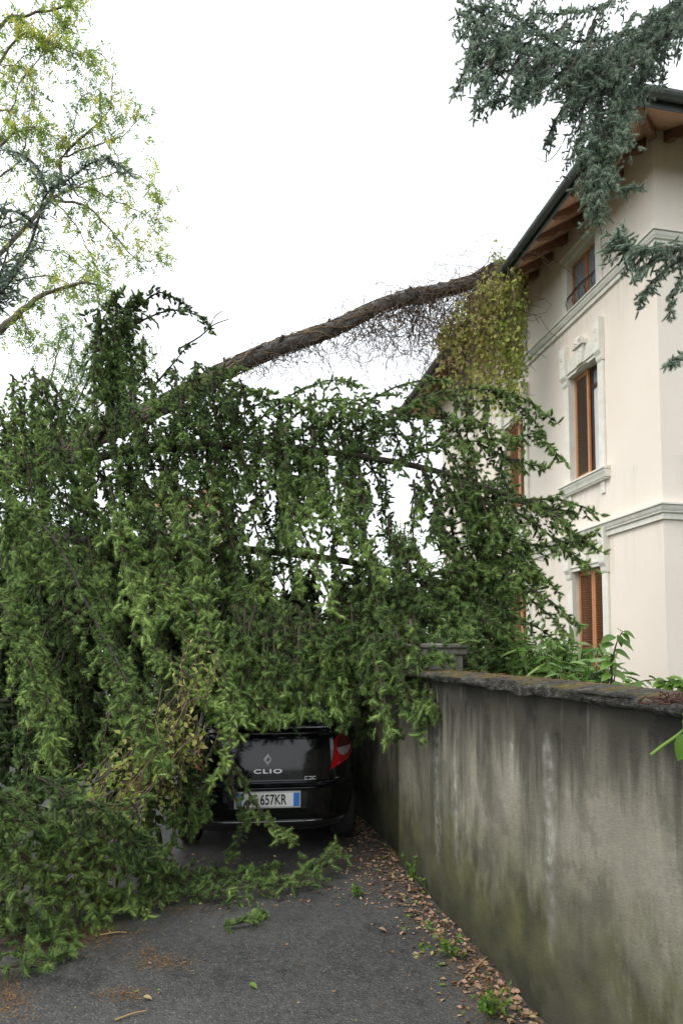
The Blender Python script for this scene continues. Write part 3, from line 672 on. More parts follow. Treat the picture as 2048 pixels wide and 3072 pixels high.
# ------------------------------------------------------------------ plant generators
DOWN = np.array((0, 0, -1.)); UP = -DOWN
class Spray:
    """shoots (needle fingers) and the twigs that carry them"""
    def __init__(s, seed): s.r = np.random.default_rng(seed); s.P, s.D, s.L, s.T, s.tw, s.tr = [], [], [], [], [], []
    def shoot(s, p, d, l, t): s.P.append(p); s.D.append(d); s.L.append(l); s.T.append(t)
    def twig(s, p, d, L, hang, tint, sh=.050, gap=.042, r0=.0045, bare=0.):
        r = s.r; K = 6; pts = [np.array(p, float)]; d = nrm(d)
        for _ in range(K-1):
            d = nrm(d+DOWN*hang*.30+r.normal(0, .09, 3)); pts.append(pts[-1]+d*L/(K-1))
        pts = np.array(pts); s.tw.append(pts); s.tr.append(np.linspace(r0, .0018, K))
        m = max(2, int(L/gap)); sg = 1 if r.random() < .5 else -1
        az = r.uniform(0, 6.28)
        for i in range(m):
            u = bare+(1-bare)*(i+r.random()*.6)/m
            if u > .98: u = .98
            k = u*(K-1); a = int(k); q = pts[a]+(pts[a+1]-pts[a])*(k-a); td = nrm(pts[a+1]-pts[a])
            side = nrm(np.cross(td, UP)+r.normal(0, .25, 3)); sg = -sg
            dd = nrm(td*.5+side*sg*.62+DOWN*.18*hang+r.normal(0, .32, 3))
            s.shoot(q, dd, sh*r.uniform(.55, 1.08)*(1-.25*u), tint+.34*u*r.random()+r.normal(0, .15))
        s.shoot(pts[-2], nrm(pts[-1]-pts[-2]+r.normal(0, .05, 3)), sh*r.uniform(.95, 1.5), tint+.22+r.normal(0, .08))
    def bough(s, P, side=.35, step=.06, hang=.6, tint=.35, sh=.050, gap=.042, bare=0., taper=.7, dens=1.0):
        """P: 3D points of the axis; hanging side twigs all along it"""
        r = s.r; tint += r.normal(0, .09); P = np.asarray(P, float); n = max(4, int(plen(P)/step)); A = spline(P, n); T = nrm(np.gradient(A, axis=0))
        for i in range(n):
            u = i/(n-1)
            if u < bare: continue
            hz = np.cross(T[i], UP)
            for _ in range(1):
                s.shoot(A[i], nrm(T[i]*.5+r.normal(0, .7, 3)), sh*r.uniform(.7, 1.1), tint+.1*u+r.normal(0, .1))
            for sg in (-1, 1):
                if r.random() > dens: continue
                if np.linalg.norm(hz) < .45: a = r.uniform(0, 6.28); pd = np.array((math.cos(a), math.sin(a), 0))
                else: pd = nrm(hz)*sg
                L = side*(1-taper*u)*r.uniform(.55, 1.2)
                s.twig(A[i], pd*r.uniform(.5, 1)+T[i]*r.uniform(.35, .9)+r.normal(0, .22, 3), max(.06, L), hang, tint+.16*u, sh, gap)
        s.twig(A[-2], T[-1], .10+.2*side, hang*.5, tint+.2, sh, gap)
        return A
    def needles(s, M_=50, nl=.029, w=.0038, ang=1.22, core=.0108):
        """every shoot: a plump finger of packed needles with loose needles standing out of it"""
        P, D, L, T = np.array(s.P), nrm(np.array(s.D)), np.array(s.L), np.array(s.T); N = len(P); r = s.r
        bend = r.normal(0, .12, (N, 3))+UP*.05; bend -= (bend*D).sum(1, keepdims=True)*D
        ref = np.where(np.abs(D[:, 2:3]) > .9, np.array([1., 0, 0]), np.array([0, 0, 1.])); A = nrm(np.cross(D, ref)); B = np.cross(D, A)
        def at(u): return P[:, None]+D[:, None]*(L[:, None]*u)[..., None]+bend[:, None]*(L[:, None]*u**2)[..., None]
        sz = np.minimum(1.15, (L/.05)**.4)*r.uniform(.85, 1.15, N)
        u = (np.arange(M_)+.5)/M_; phi = np.arange(M_)*2.39996+r.uniform(0, 6.28, (N, 1))
        an = ang*(1-.5*u**3)+r.normal(0, .14, (N, M_)); base = at(u)
        rad = A[:, None]*np.cos(phi)[..., None]+B[:, None]*np.sin(phi)[..., None]
        dr = nrm(D[:, None]+bend[:, None]*u[None, :, None]*1.5)*np.cos(an)[..., None]+rad*np.sin(an)[..., None]
        ln = nl*sz[:, None]*(.8+.3*np.sin(np.pi*np.minimum(1, u*.9+.15)))*r.uniform(.85, 1.2, (N, M_))
        wv = nrm(np.cross(dr, rad)+.5*rad*r.normal(0, 1, (N, M_, 1)))*w*.5
        V = np.stack([base+wv, base-wv, base+dr*ln[..., None]], 2).reshape(-1, 3)
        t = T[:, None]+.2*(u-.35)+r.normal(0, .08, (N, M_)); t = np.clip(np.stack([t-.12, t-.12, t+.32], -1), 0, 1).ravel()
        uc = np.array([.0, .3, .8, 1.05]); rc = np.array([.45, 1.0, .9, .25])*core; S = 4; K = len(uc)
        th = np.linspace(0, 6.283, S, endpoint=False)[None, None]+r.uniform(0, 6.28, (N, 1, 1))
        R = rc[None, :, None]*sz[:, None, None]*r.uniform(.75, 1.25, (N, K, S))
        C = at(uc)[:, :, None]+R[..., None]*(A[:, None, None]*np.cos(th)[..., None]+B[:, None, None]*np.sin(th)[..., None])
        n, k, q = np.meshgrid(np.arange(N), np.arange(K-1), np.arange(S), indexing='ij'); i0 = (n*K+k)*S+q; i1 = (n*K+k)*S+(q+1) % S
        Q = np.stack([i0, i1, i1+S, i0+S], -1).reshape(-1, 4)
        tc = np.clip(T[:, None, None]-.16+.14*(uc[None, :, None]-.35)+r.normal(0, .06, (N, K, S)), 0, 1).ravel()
        return [(V, np.arange(len(V)).reshape(-1, 3), t), (C.reshape(-1, 3), Q, tc)]
    def build(s, parent, wood, nm, needle=None, name='needles', sub=None, **kw):
        """wood part, with the needles as its sub-part"""
        if s.tw and not kw.pop('notwig', False): wood.add(*tubes(np.array(s.tw), np.array(s.tr), 3))
        o = wood.obj(sub or 'bough', nm, parent, True)
        g = Geo()
        for a in s.needles(**kw): g.add(*a)
        g.obj(name, needle, o, True, kind='stuff')
        return o
def leaves(P, D, Nn, L, W, tint, fold=.25):
    """diamond leaves with a fold along the midrib"""
    P, D, Nn = np.asarray(P), nrm(D), nrm(Nn); S = nrm(np.cross(D, Nn)); Nn = np.cross(S, D); L = np.asarray(L)[:, None]; W = np.asarray(W)[:, None]
    V = np.stack([P, P+D*L*.42+S*W*.5+Nn*W*fold, P+D*L, P+D*L*.42-S*W*.5+Nn*W*fold, P+D*L*.45], 1).reshape(-1, 3)
    if len(P) > 2500:                                            # small far leaves: two triangles each
        V = V.reshape(-1, 5, 3)[:, :4].reshape(-1, 3); i = np.arange(len(P))[:, None]*4
        return V, np.concatenate([i+np.array([[0, 2, 1]]), i+np.array([[0, 3, 2]])]), np.repeat(np.clip(tint, 0, 1), 4)
    i = np.arange(len(P))[:, None]*5
    Fc = np.concatenate([i+np.array([[0, 4, 1]]), i+np.array([[1, 4, 2]]), i+np.array([[0, 3, 4]]), i+np.array([[3, 2, 4]])])
    return V, Fc, np.repeat(np.clip(tint, 0, 1), 5)
def lance(P, D, Nn, L, W, tint, sag=.25, K=5):
    """long curved leaf blades"""
    P, D, Nn = np.asarray(P), nrm(D), nrm(Nn); S = nrm(np.cross(D, Nn)); N = len(P); L = np.asarray(L)[:, None, None]; W = np.asarray(W)[:, None, None]
    u = np.linspace(0, 1, K)[None, :, None]; wd = np.sin(np.pi*np.clip(u*.93+.05, 0, 1))**.7
    C = P[:, None]+D[:, None]*L*u+DOWN*L*sag*u**2
    V = np.stack([C-S[:, None]*W*wd*.5, C+S[:, None]*W*wd*.5], 2).reshape(-1, 3)
    n, k = np.meshgrid(np.arange(N), np.arange(K-1), indexing='ij'); i = (n*K+k)*2
    return V, np.stack([i, i+1, i+3, i+2], -1).reshape(-1, 4), np.repeat(np.clip(tint, 0, 1), K*2)
# ------------------------------------------------------------------ the fallen spruce
def pxs(L): return [px(*p) for p in L]
fs = wthing('fallen_spruce', 'big fallen spruce lying over the car and wall, trunk propped on the eaves', 'tree', (px(-900, 1780, 6.0)[0], 6.0, 0))
TR = pxs([(-1500, 1850, 6.2), (-700, 1660, 7.4), (-150, 1480, 8.6), (0, 1415, 8.9), (260, 1312, 9.6), (480, 1212, 10.3), (670, 1114, 10.9), (810, 1054, 11.3), (993, 986, 11.8), (1133, 922, 12.15), (1231, 890, 12.4), (1301, 876, 12.55), (1407, 851, 12.75), (1463, 818, 12.9), (1500, 800, 13.0)])
rng = np.random.default_rng(11)
def rough_tube(P, r0, r1, n, sides, amp, seed):
    """bark: tube with uneven radius"""
    r = np.random.default_rng(seed); Q = spline(P, n); V, q = tubes(Q[None], np.linspace(r0, r1, n)[None], sides)
    V = V.reshape(n, sides, 3); k = 1+amp*r.normal(0, 1, (n, sides)); k = (k+np.roll(k, 1, 0)+np.roll(k, -1, 0))/3
    V = Q[:, None]+(V-Q[:, None])*k[..., None]; return Q, V.reshape(-1, 3), q
TR = [p+np.array((0, rng.normal(0, .03), rng.normal(0, .010))) for p in TR]
TQ, V, q = rough_tube(TR, .142, .108, 170, 16, .2, 3)
g = Geo(); g.add(V, q); TRUNK = g.obj('trunk', M['bark_trunk'], fs, True)
for i in (118, 133, 96, 86, 74, 147, 155):                       # snapped stubs
    d = nrm(np.array((rng.normal(0, .5), rng.normal(0, .5), 1))); r0 = rng.uniform(.03, .05); g = Geo()
    g.tube([TQ[i]+d*.08, TQ[i]+d*.14, TQ[i]+d*rng.uniform(.17, .24)+nrm(TQ[i+1]-TQ[i])*.05], r0, r0*.7, 6, 7); g.obj('branch_stub', M['bark'], fs, False)
LIMBS = {
 'A': ([(-420, 1560, 7.6), (-150, 1470, 7.3), (200, 1392, 6.9), (420, 1350, 6.55), (650, 1338, 6.2), (850, 1345, 6.0), (1100, 1372, 5.75), (1350, 1425, 5.5), (1560, 1500, 5.35), (1700, 1535, 5.3)], .066, .012),
 'B': ([(-350, 1640, 7.2), (0, 1610, 6.9), (300, 1622, 6.5), (600, 1640, 6.2), (900, 1665, 6.0), (1180, 1712, 5.8), (1420, 1770, 5.6)], .072, .018),
 'C': ([(180, 1420, 6.9), (290, 1330, 6.7), (335, 1200, 6.6), (350, 1050, 6.5), (380, 940, 6.5), (420, 900, 6.5)], .035, .01),
 'D': ([(-300, 1560, 6.2), (0, 1520, 5.6), (150, 1600, 5.2), (280, 1850, 4.8), (400, 2080, 4.5), (470, 2260, 4.4)], .017, .005),
 'E': ([(350, 1640, 6.2), (480, 1700, 5.6), (600, 1850, 5.2), (680, 2040, 4.9), (730, 2130, 4.85)], .022, .005),
 'G': ([(640, 1640, 6.1), (700, 1720, 5.8), (760, 1900, 5.5), (820, 2000, 5.3)], .02, .005)}
LQ = {}
for k, (P, r0, r1) in LIMBS.items():
    Q, V, q = rough_tube(pxs(P), r0, r1, 60, 9, .10, 7); LQ[k] = Q
    g = Geo(); g.add(V, q); g.obj('limb', M['bark'], fs, True)
SH = dict(); MID = dict(M_=28, w=.0074); LO = dict(M_=20, w=.0090, notwig=True); FILL = dict(M_=18, nl=.042, w=.0125, core=.022, notwig=True)
NS = [100]
def bough(P, parent=None, r=(.013, .004), seed=None, kw=SH, nm=None, **b):
    NS[0] += 1; s = Spray(seed or NS[0]); w = Geo(); P = np.asarray(P); w.tube(P, r[0], r[1], 14, 5)
    s.bough(P, **b); return s.build(parent or fs, w, M['twig'], nm or M['needle'], **kw)
def bpx(L, **k): return bough(pxs(L), **k)
# upper fringe rising from the limb, thinner so that the sky shows through
up = dict(side=.36, hang=.6, tint=.30, dens=.85, step=.06)
bpx([(480, 1345, 6.5), (560, 1230, 6.5), (640, 1140, 6.5), (700, 1110, 6.5)], **up)
bpx([(560, 1340, 6.4), (620, 1250, 6.2), (720, 1180, 6.1), (800, 1170, 6.0)], **up)
bpx([(700, 1340, 6.2), (800, 1240, 6.1), (900, 1170, 6.1), (1000, 1140, 6.1), (1060, 1150, 6.1)], **up)
bpx([(850, 1345, 6.0), (930, 1280, 5.8), (1010, 1230, 5.7), (1100, 1230, 5.7)], **up)
bpx([(1060, 1370, 5.8), (1160, 1275, 5.75), (1280, 1190, 5.7), (1420, 1165, 5.65), (1560, 1190, 5.6), (1650, 1255, 5.6)], **{**up, 'side': .30})
bpx([(1180, 1385, 5.7), (1330, 1335, 5.6), (1480, 1320, 5.5), (1600, 1310, 5.45), (1680, 1370, 5.4)], **{**up, 'side': .26})
bpx([(1060, 1240, 5.9), (1130, 1190, 6.0), (1220, 1150, 6.1), (1330, 1140, 6.1)], **{**up, 'side': .28})
bpx([(1300, 1330, 5.6), (1400, 1260, 5.5), (1480, 1290, 5.5), (1560, 1340, 5.5)], **{**up, 'side': .2})
# dark upright bough on the left and its broken tip
for k in range(2): bough(LQ['C'][10+k*6:60-k*3]+np.array((.06*k, -.1*k, 0)), side=.42, hang=.7, tint=.12, dens=.95, step=.055)
bpx([(350, 1010, 6.5), (430, 960, 6.4), (520, 930, 6.4), (600, 950, 6.4), (630, 985, 6.4)], side=.16, hang=.4, tint=.2, dens=.6)
bpx([(380, 950, 6.5), (470, 880, 6.5), (520, 895, 6.5), (570, 925, 6.5)], side=.16, hang=.3, tint=.15, dens=.7)
bpx([(340, 1100, 6.5), (300, 1000, 6.4), (330, 920, 6.4), (360, 880, 6.4)], side=.24, hang=.4, tint=.14, dens=.8)
g = Geo(); g.tube(pxs([(540, 1045, 6.4), (600, 1010, 6.4), (640, 975, 6.4), (685, 958, 6.4)]), .010, .005, 10, 5); g.tube(pxs([(628, 985, 6.4), (645, 950, 6.4), (668, 932, 6.4)]), .007, .004, 8, 5); g.obj('bare_twig', M['bark'], fs, True)
bpx([(460, 1160, 6.5), (520, 1090, 6.45), (560, 1040, 6.4)], side=.16, hang=.5, tint=.2, dens=.6)
# boughs hanging from the two limbs; the lower ends come forward over car and wall
rg = np.random.default_rng(77)
def lower(x): return float(np.interp(x, [0, 200, 420, 560, 700, 800, 900, 1040, 1150, 1290, 1330, 1420, 1520, 1650, 1720], [2350, 2400, 2280, 2210, 2140, 2145, 2150, 2130, 2180, 2220, 2090, 2000, 1980, 1930, 1800]))
def hang(x, y0, d0, x1, y1, d1, tint=.3, kw=None, **_):
    """hanging bough between two points: a copy of one of the prototypes of about that length"""
    L = float(np.linalg.norm(px(x1, y1, d1)-px(x, y0, d0))); c = 'mid' if kw is MID else ('light' if tint >= .37 else 'dark')
    pr, us = PROTO[(c, L > .95)]; return hcopy(pr, us, x, y0, d0, x1, y1, d1)
dz = dict(hang=.85, step=.06)
def hproto(n, kw, length=1.0, **k):
    """a few hanging boughs, one metre long, to be copied deep inside the heap"""
    out = []
    for i in range(n):
        P = [(0, 0, 0), (rg.normal(0, .03), rg.normal(0, .03), -.3), (rg.normal(0, .05), rg.normal(0, .05), -.65), (rg.normal(0, .07), rg.normal(0, .07), -1)]
        P = [np.array(p)*length for p in P]
        o = bough(P, kw=kw, parent=fs, **{**dz, **k}); o['len'] = length; out.append(o)
    return out
def hcopy(pr, used, x, y0, d0, x1, y1, d1):
    a, b = px(x, y0, d0), px(x1, y1, d1); i = int(rg.integers(len(pr))); src = pr[i]; o = src
    if used[i]:
        o = src.copy(); COL.objects.link(o)
        for ch in src.children: c = ch.copy(); COL.objects.link(c); c.parent = o
    used[i] = 1; L = float(np.linalg.norm(b-a))/src['len']; q = Vector((0, 0, -1)).rotation_difference(Vector(b-a))
    o.matrix_basis = Matrix.Translation(Vector(a)) @ q.to_matrix().to_4x4() @ Matrix.Rotation(rg.uniform(0, 6.28), 4, 'Z') @ Matrix.Diagonal((.7+.3*L, .7+.3*L, L, 1))
PF = hproto(5, FILL, side=.42, tint=.13, dens=.62, sh=.11, gap=.052); UF = [0]*5  # low tint carries the shade inside the heap
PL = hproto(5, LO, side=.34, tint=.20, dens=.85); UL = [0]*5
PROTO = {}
for (c, t, kw_, n) in (('mid', .17, MID, 4), ('dark', .30, SH, 5), ('light', .48, SH, 6)):  # lit outer boughs tinted lighter, shaded inner ones darker
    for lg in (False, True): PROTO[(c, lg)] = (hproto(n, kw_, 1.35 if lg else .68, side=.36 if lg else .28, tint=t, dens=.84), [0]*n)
# layer behind: on limb A, short to middling, tinted dark as shaded
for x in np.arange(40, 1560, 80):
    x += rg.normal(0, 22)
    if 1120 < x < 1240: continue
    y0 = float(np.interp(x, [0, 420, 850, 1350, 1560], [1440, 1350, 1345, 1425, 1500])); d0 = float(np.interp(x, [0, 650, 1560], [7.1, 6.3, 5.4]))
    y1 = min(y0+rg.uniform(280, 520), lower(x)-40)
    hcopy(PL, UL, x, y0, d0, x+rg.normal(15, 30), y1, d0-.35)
# layer on limb B: long curtain
for x in np.arange(20, 1420, 68):
    x += rg.normal(0, 16); y0 = float(np.interp(x, [0, 600, 1180, 1420], [1610, 1640, 1712, 1770])); d0 = float(np.interp(x, [0, 600, 1420], [6.9, 6.2, 5.6]))
    if 905 < x < 985: continue
    x1 = x+rg.normal(25, 40); d1 = float(np.interp(x1, [0, 500, 1000, 1300, 1420], [5.3, 5.2, 5.0, 4.45, 4.6]))
    hang(x, y0, d0, x1, lower(x1)-rg.uniform(0, 190), d1, side=.36, tint=.24, dens=.8, kw=MID, **dz)
# coarse inner growth deep inside the heap
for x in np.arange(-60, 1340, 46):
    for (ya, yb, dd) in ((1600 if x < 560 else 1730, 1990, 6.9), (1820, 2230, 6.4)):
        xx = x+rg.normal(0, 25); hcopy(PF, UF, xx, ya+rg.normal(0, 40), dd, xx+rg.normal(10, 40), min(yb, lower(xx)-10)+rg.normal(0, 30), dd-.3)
# foremost layer: brighter tips, its lit look put into the tint
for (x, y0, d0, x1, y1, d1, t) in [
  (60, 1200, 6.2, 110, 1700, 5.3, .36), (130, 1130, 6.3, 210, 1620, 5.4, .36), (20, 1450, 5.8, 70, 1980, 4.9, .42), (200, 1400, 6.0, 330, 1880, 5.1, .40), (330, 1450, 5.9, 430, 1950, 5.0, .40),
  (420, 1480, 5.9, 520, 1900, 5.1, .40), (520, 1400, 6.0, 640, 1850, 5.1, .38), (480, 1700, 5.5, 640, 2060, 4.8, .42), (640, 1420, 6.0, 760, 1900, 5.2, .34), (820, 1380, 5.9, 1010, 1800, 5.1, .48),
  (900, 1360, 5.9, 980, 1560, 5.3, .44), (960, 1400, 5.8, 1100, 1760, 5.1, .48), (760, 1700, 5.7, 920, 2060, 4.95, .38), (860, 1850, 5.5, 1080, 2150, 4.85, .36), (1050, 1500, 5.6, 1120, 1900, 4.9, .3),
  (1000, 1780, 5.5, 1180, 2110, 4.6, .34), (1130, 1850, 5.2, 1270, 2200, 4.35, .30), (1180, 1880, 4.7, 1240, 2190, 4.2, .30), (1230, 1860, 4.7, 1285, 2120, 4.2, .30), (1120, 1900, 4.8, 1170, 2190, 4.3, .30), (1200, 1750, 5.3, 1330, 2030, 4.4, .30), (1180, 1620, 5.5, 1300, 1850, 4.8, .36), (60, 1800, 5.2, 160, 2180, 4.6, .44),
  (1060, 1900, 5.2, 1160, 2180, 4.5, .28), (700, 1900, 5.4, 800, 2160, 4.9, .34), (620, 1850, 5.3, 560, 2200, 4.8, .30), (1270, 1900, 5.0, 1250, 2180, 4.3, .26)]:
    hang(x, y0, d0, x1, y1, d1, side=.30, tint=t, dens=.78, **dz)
for (x, y0, d0, x1, y1, d1, t) in [                            # more of the fringe round the upper limb, and the left shoulder
  (430, 1300, 6.5, 470, 1480, 6.2, .30), (520, 1270, 6.5, 560, 1440, 6.2, .30), (600, 1230, 6.4, 650, 1420, 6.1, .34), (690, 1200, 6.3, 740, 1400, 6.0, .32), (840, 1220, 6.1, 860, 1400, 5.8, .36), (930, 1180, 6.1, 960, 1380, 5.8, .34),
  (1010, 1180, 6.1, 1060, 1330, 5.8, .30), (1120, 1230, 5.9, 1150, 1390, 5.7, .30), (1220, 1200, 5.8, 1250, 1360, 5.6, .30), (1300, 1180, 5.8, 1330, 1330, 5.6, .30), (1400, 1200, 5.7, 1420, 1360, 5.5, .3), (1330, 1400, 5.6, 1370, 1560, 5.4, .28),
  (1450, 1440, 5.5, 1500, 1600, 5.3, .28), (1250, 1390, 5.6, 1290, 1580, 5.4, .26), (770, 1330, 6.1, 800, 1520, 5.7, .40), (560, 1330, 6.4, 590, 1560, 5.9, .34), (680, 1335, 6.2, 720, 1500, 5.8, .34), (470, 1360, 6.4, 510, 1600, 5.8, .36),
  (40, 1130, 6.2, 60, 1420, 5.7, .40), (100, 1105, 6.2, 130, 1400, 5.7, .42), (170, 1170, 6.2, 210, 1440, 5.7, .40), (230, 1230, 6.2, 280, 1500, 5.7, .38), (-20, 1200, 6.0, 20, 1560, 5.5, .40), (290, 1330, 6.3, 340, 1600, 5.8, .36), (370, 1330, 6.3, 410, 1620, 5.8, .36),
  (120, 1400, 5.9, 170, 1760, 5.3, .42), (40, 1500, 5.7, 80, 1800, 5.2, .42), (250, 1480, 5.9, 310, 1800, 5.3, .42), (380, 1560, 5.8, 450, 1840, 5.2, .42), (560, 1560, 5.8, 610, 1800, 5.3, .4), (700, 1560, 5.8, 740, 1820, 5.3, .36)]:
    hang(x, y0, d0, x1, y1, d1, side=.28, tint=t, dens=.8, **dz)
for (x, y0, d0, x1, y1, d1, t) in [(600, 1900, 5.4, 640, 2150, 4.95, .26), (690, 1930, 5.3, 720, 2140, 4.95, .26), (780, 1900, 5.3, 800, 2140, 4.95, .28), (860, 1930, 5.3, 890, 2140, 4.95, .26), (940, 1910, 5.3, 960, 2140, 4.95, .28), (1010, 1930, 5.2, 1020, 2120, 4.9, .26)]:
    hang(x, y0, d0, x1, y1, d1, side=.30, tint=t, dens=.85, kw=MID, **dz)
for x in np.arange(-80, 540, 66):                               # low dark growth between the heap and the road
    xx = x+rg.normal(0, 20); hcopy(PF, UF, xx, 2080+rg.normal(0, 40), 5.9, xx+rg.normal(0, 30), min(2560, 2420+rg.normal(0, 60)), 5.5)
for x in (355, 430, 640, 720, 800, 880, 960, 1030, 1370, 1440, 1520, 60, 120):   # tufts lying over the upper limb
    y = float(np.interp(x, [0, 420, 850, 1350, 1560], [1440, 1350, 1345, 1425, 1500])); d = float(np.interp(x, [0, 650, 1560], [7.1, 6.2, 5.4]))-.16
    hang(x-20, y-70, d, x+30+rg.normal(0, 20), y+rg.uniform(90, 170), d-.25, side=.26, tint=.34, dens=.85, **dz)
for (L, t) in [([(520, 1330, 6.4), (600, 1200, 6.3), (700, 1150, 6.2), (790, 1190, 6.1)], .34), ([(640, 1320, 6.3), (760, 1220, 6.1), (860, 1200, 6.0), (940, 1240, 5.9)], .34), ([(780, 1330, 6.1), (880, 1250, 5.9), (980, 1200, 5.8), (1080, 1200, 5.8)], .36), ([(420, 1340, 6.5), (470, 1230, 6.4), (540, 1160, 6.4), (610, 1130, 6.4)], .3), ([(1000, 1350, 5.9), (1080, 1280, 5.8), (1180, 1230, 5.7)], .32)]:
    bpx(L, **{**up, 'tint': t})
for (x, y0, x1, y1) in [(300, 930, 300, 1150), (350, 890, 350, 1120), (390, 950, 400, 1180), (330, 1050, 330, 1290), (285, 1060, 290, 1280), (395, 1090, 410, 1310), (360, 1000, 360, 1230), (320, 960, 310, 1180), (430, 1010, 430, 1180), (370, 1130, 380, 1330)]:
    hang(x, y0, 6.45+rg.normal(0, .12), x1, y1, 6.3+rg.normal(0, .1), tint=.2)
for (x, y0, x1, y1, t) in [(500, 1400, 530, 1620, .4), (620, 1390, 650, 1600, .4), (690, 1420, 720, 1640, .3), (850, 1390, 880, 1600, .4), (930, 1400, 950, 1640, .42), (1020, 1420, 1060, 1640, .4), (1080, 1420, 1110, 1660, .3), (1240, 1440, 1260, 1680, .3), (1300, 1440, 1330, 1660, .3), (760, 1500, 790, 1720, .34), (600, 1480, 620, 1700, .3), (870, 1520, 900, 1760, .4), (990, 1520, 1010, 1740, .42), (1170, 1540, 1200, 1760, .3), (440, 1450, 470, 1680, .4)]:
    hang(x, y0, 5.95-(x-500)*.0006, x1, y1, 5.6-(x-500)*.0006, tint=t)
for x in np.arange(455, 1130, 30):                              # the crown behind and over the upper limb
    if 755 < x < 800: continue
    y0 = float(np.interp(x, [455, 600, 700, 850, 1000, 1130], [1190, 1120, 1130, 1170, 1150, 1200]))+rg.uniform(0, 120); d = 6.55 if int(x/30) % 3 else 5.85
    hcopy(PL, UL, x, y0, d, x+rg.normal(15, 20), y0+rg.uniform(200, 330), d-.15)
for (x, y0, x1, y1) in [(400, 1180, 420, 1370), (455, 1140, 480, 1340), (520, 1110, 545, 1310), (585, 1085, 610, 1290), (340, 1230, 350, 1420), (650, 1110, 675, 1300), (260, 1280, 270, 1460), (1180, 1220, 1200, 1420), (1270, 1180, 1290, 1380), (1360, 1170, 1380, 1350), (1450, 1190, 1470, 1330), (1400, 1380, 1420, 1540), (1500, 1340, 1520, 1480)]:
    hang(x, y0, 6.0 if x < 1000 else 5.6, x1, y1, 5.8 if x < 1000 else 5.45, tint=.3)
# long boughs sweeping down on the left, bright young tips
bough(LQ['D'][8:], side=.36, hang=.8, tint=.50, dens=.95, step=.055, taper=.45)
bough(LQ['E'][8:], side=.34, hang=.8, tint=.52, dens=.95, step=.055, taper=.4)
bough(LQ['G'], side=.3, hang=.8, tint=.36, dens=.9, step=.06)
bpx([(640, 2010, 4.95), (690, 2120, 4.8), (690, 2220, 4.7), (650, 2330, 4.65)], side=.2, hang=.8, tint=.72, dens=.95, step=.05)
bpx([(-60, 1700, 5.6), (60, 1900, 5.0), (140, 2080, 4.7), (160, 2230, 4.6)], side=.36, hang=.8, tint=.46, dens=.95, step=.055, taper=.4)
bpx([(400, 1900, 5.0), (560, 2020, 4.8), (640, 2120, 4.75)], side=.3, hang=.8, tint=.50, dens=.9)
bpx([(300, 1980, 4.8), (400, 2140, 4.5), (470, 2230, 4.4), (500, 2290, 4.35)], side=.22, hang=.6, tint=.58, dens=.95)
bpx([(740, 2080, 4.9), (800, 2130, 4.85), (850, 2150, 4.8)], side=.16, hang=.7, tint=.40, dens=.8)
for i, x in enumerate(np.arange(700, 1060, 32)):                # thick cover over the rear window
    for (dy, dd) in ((0, 0), (-60, .12)): hang(x+rg.normal(0, 8), 1880+dy+rg.uniform(-20, 20), 5.08+dd, x+10+rg.normal(0, 12), 2135+dy*.5+rg.uniform(-25, 12), 4.9+dd, tint=.3)
# a low bough drooping across the number plate
bpx([(650, 2230, 5.0), (720, 2330, 4.95), (770, 2420, 4.9), (830, 2480, 4.85), (865, 2500, 4.8)], side=.13, hang=.85, tint=.36, dens=.75, step=.055, taper=.2, seed=5001)
bpx([(745, 2400, 4.92), (735, 2480, 4.88), (690, 2560, 4.85)], side=.15, hang=.8, tint=.32, dens=.8, taper=.3, seed=5002)
bpx([(690, 2330, 4.92), (715, 2420, 4.9), (740, 2460, 4.88)], side=.10, hang=.8, tint=.32, dens=.8, taper=.3, seed=5003)
bpx([(520, 2150, 5.0), (560, 2280, 4.9), (600, 2400, 4.85), (590, 2470, 4.8)], side=.24, hang=.85, tint=.20, dens=.85)
for (x, y0, d0, x1, y1, d1, t) in [(430, 2120, 5.0, 470, 2420, 4.75, .3), (500, 2100, 5.0, 520, 2450, 4.75, .3), (560, 2180, 4.95, 560, 2480, 4.75, .28), (470, 2250, 4.9, 430, 2540, 4.7, .3), (610, 2230, 4.95, 625, 2440, 4.75, .3), (380, 2200, 4.8, 400, 2480, 4.6, .34), (340, 2100, 4.8, 330, 2360, 4.55, .42), (540, 2330, 4.85, 500, 2580, 4.7, .3),
  (600, 1880, 5.2, 640, 2150, 4.85, .42), (700, 1900, 5.2, 730, 2135, 4.85, .38), (800, 1880, 5.2, 830, 2140, 4.85, .34), (900, 1900, 5.2, 930, 2140, 4.85, .34), (980, 1880, 5.2, 1010, 2135, 4.8, .3), (1060, 1880, 5.1, 1080, 2100, 4.75, .3)]:
    hang(x, y0, d0, x1, y1, d1, tint=t)
# right hand boughs reaching over the garden
rt = dict(side=.30, hang=.55, dens=.8, step=.06, tint=.30)
bough(LQ['A'][44:], **{**rt, 'side': .36, 'dens': .95})
bpx([(1500, 1490, 5.35), (1620, 1530, 5.2), (1720, 1600, 5.1), (1780, 1640, 5.0)], **rt)
bpx([(1560, 1500, 5.35), (1680, 1500, 5.3), (1780, 1535, 5.2)], **rt)
bpx([(1350, 1430, 5.5), (1480, 1560, 5.3), (1580, 1690, 5.2), (1600, 1760, 5.15)], **rt)
bpx([(1280, 1440, 5.5), (1330, 1600, 5.3), (1420, 1760, 5.2), (1500, 1900, 5.1)], **rt)
bpx([(1300, 1720, 5.6), (1450, 1720, 5.3), (1600, 1770, 5.1), (1720, 1860, 5.0)], **rt)
bpx([(1350, 1750, 5.6), (1500, 1830, 5.3), (1640, 1900, 5.1), (1700, 1980, 5.0)], **rt)
bpx([(1250, 1740, 5.6), (1400, 1860, 5.3), (1520, 1960, 5.1), (1560, 2000, 5.05)], **rt)
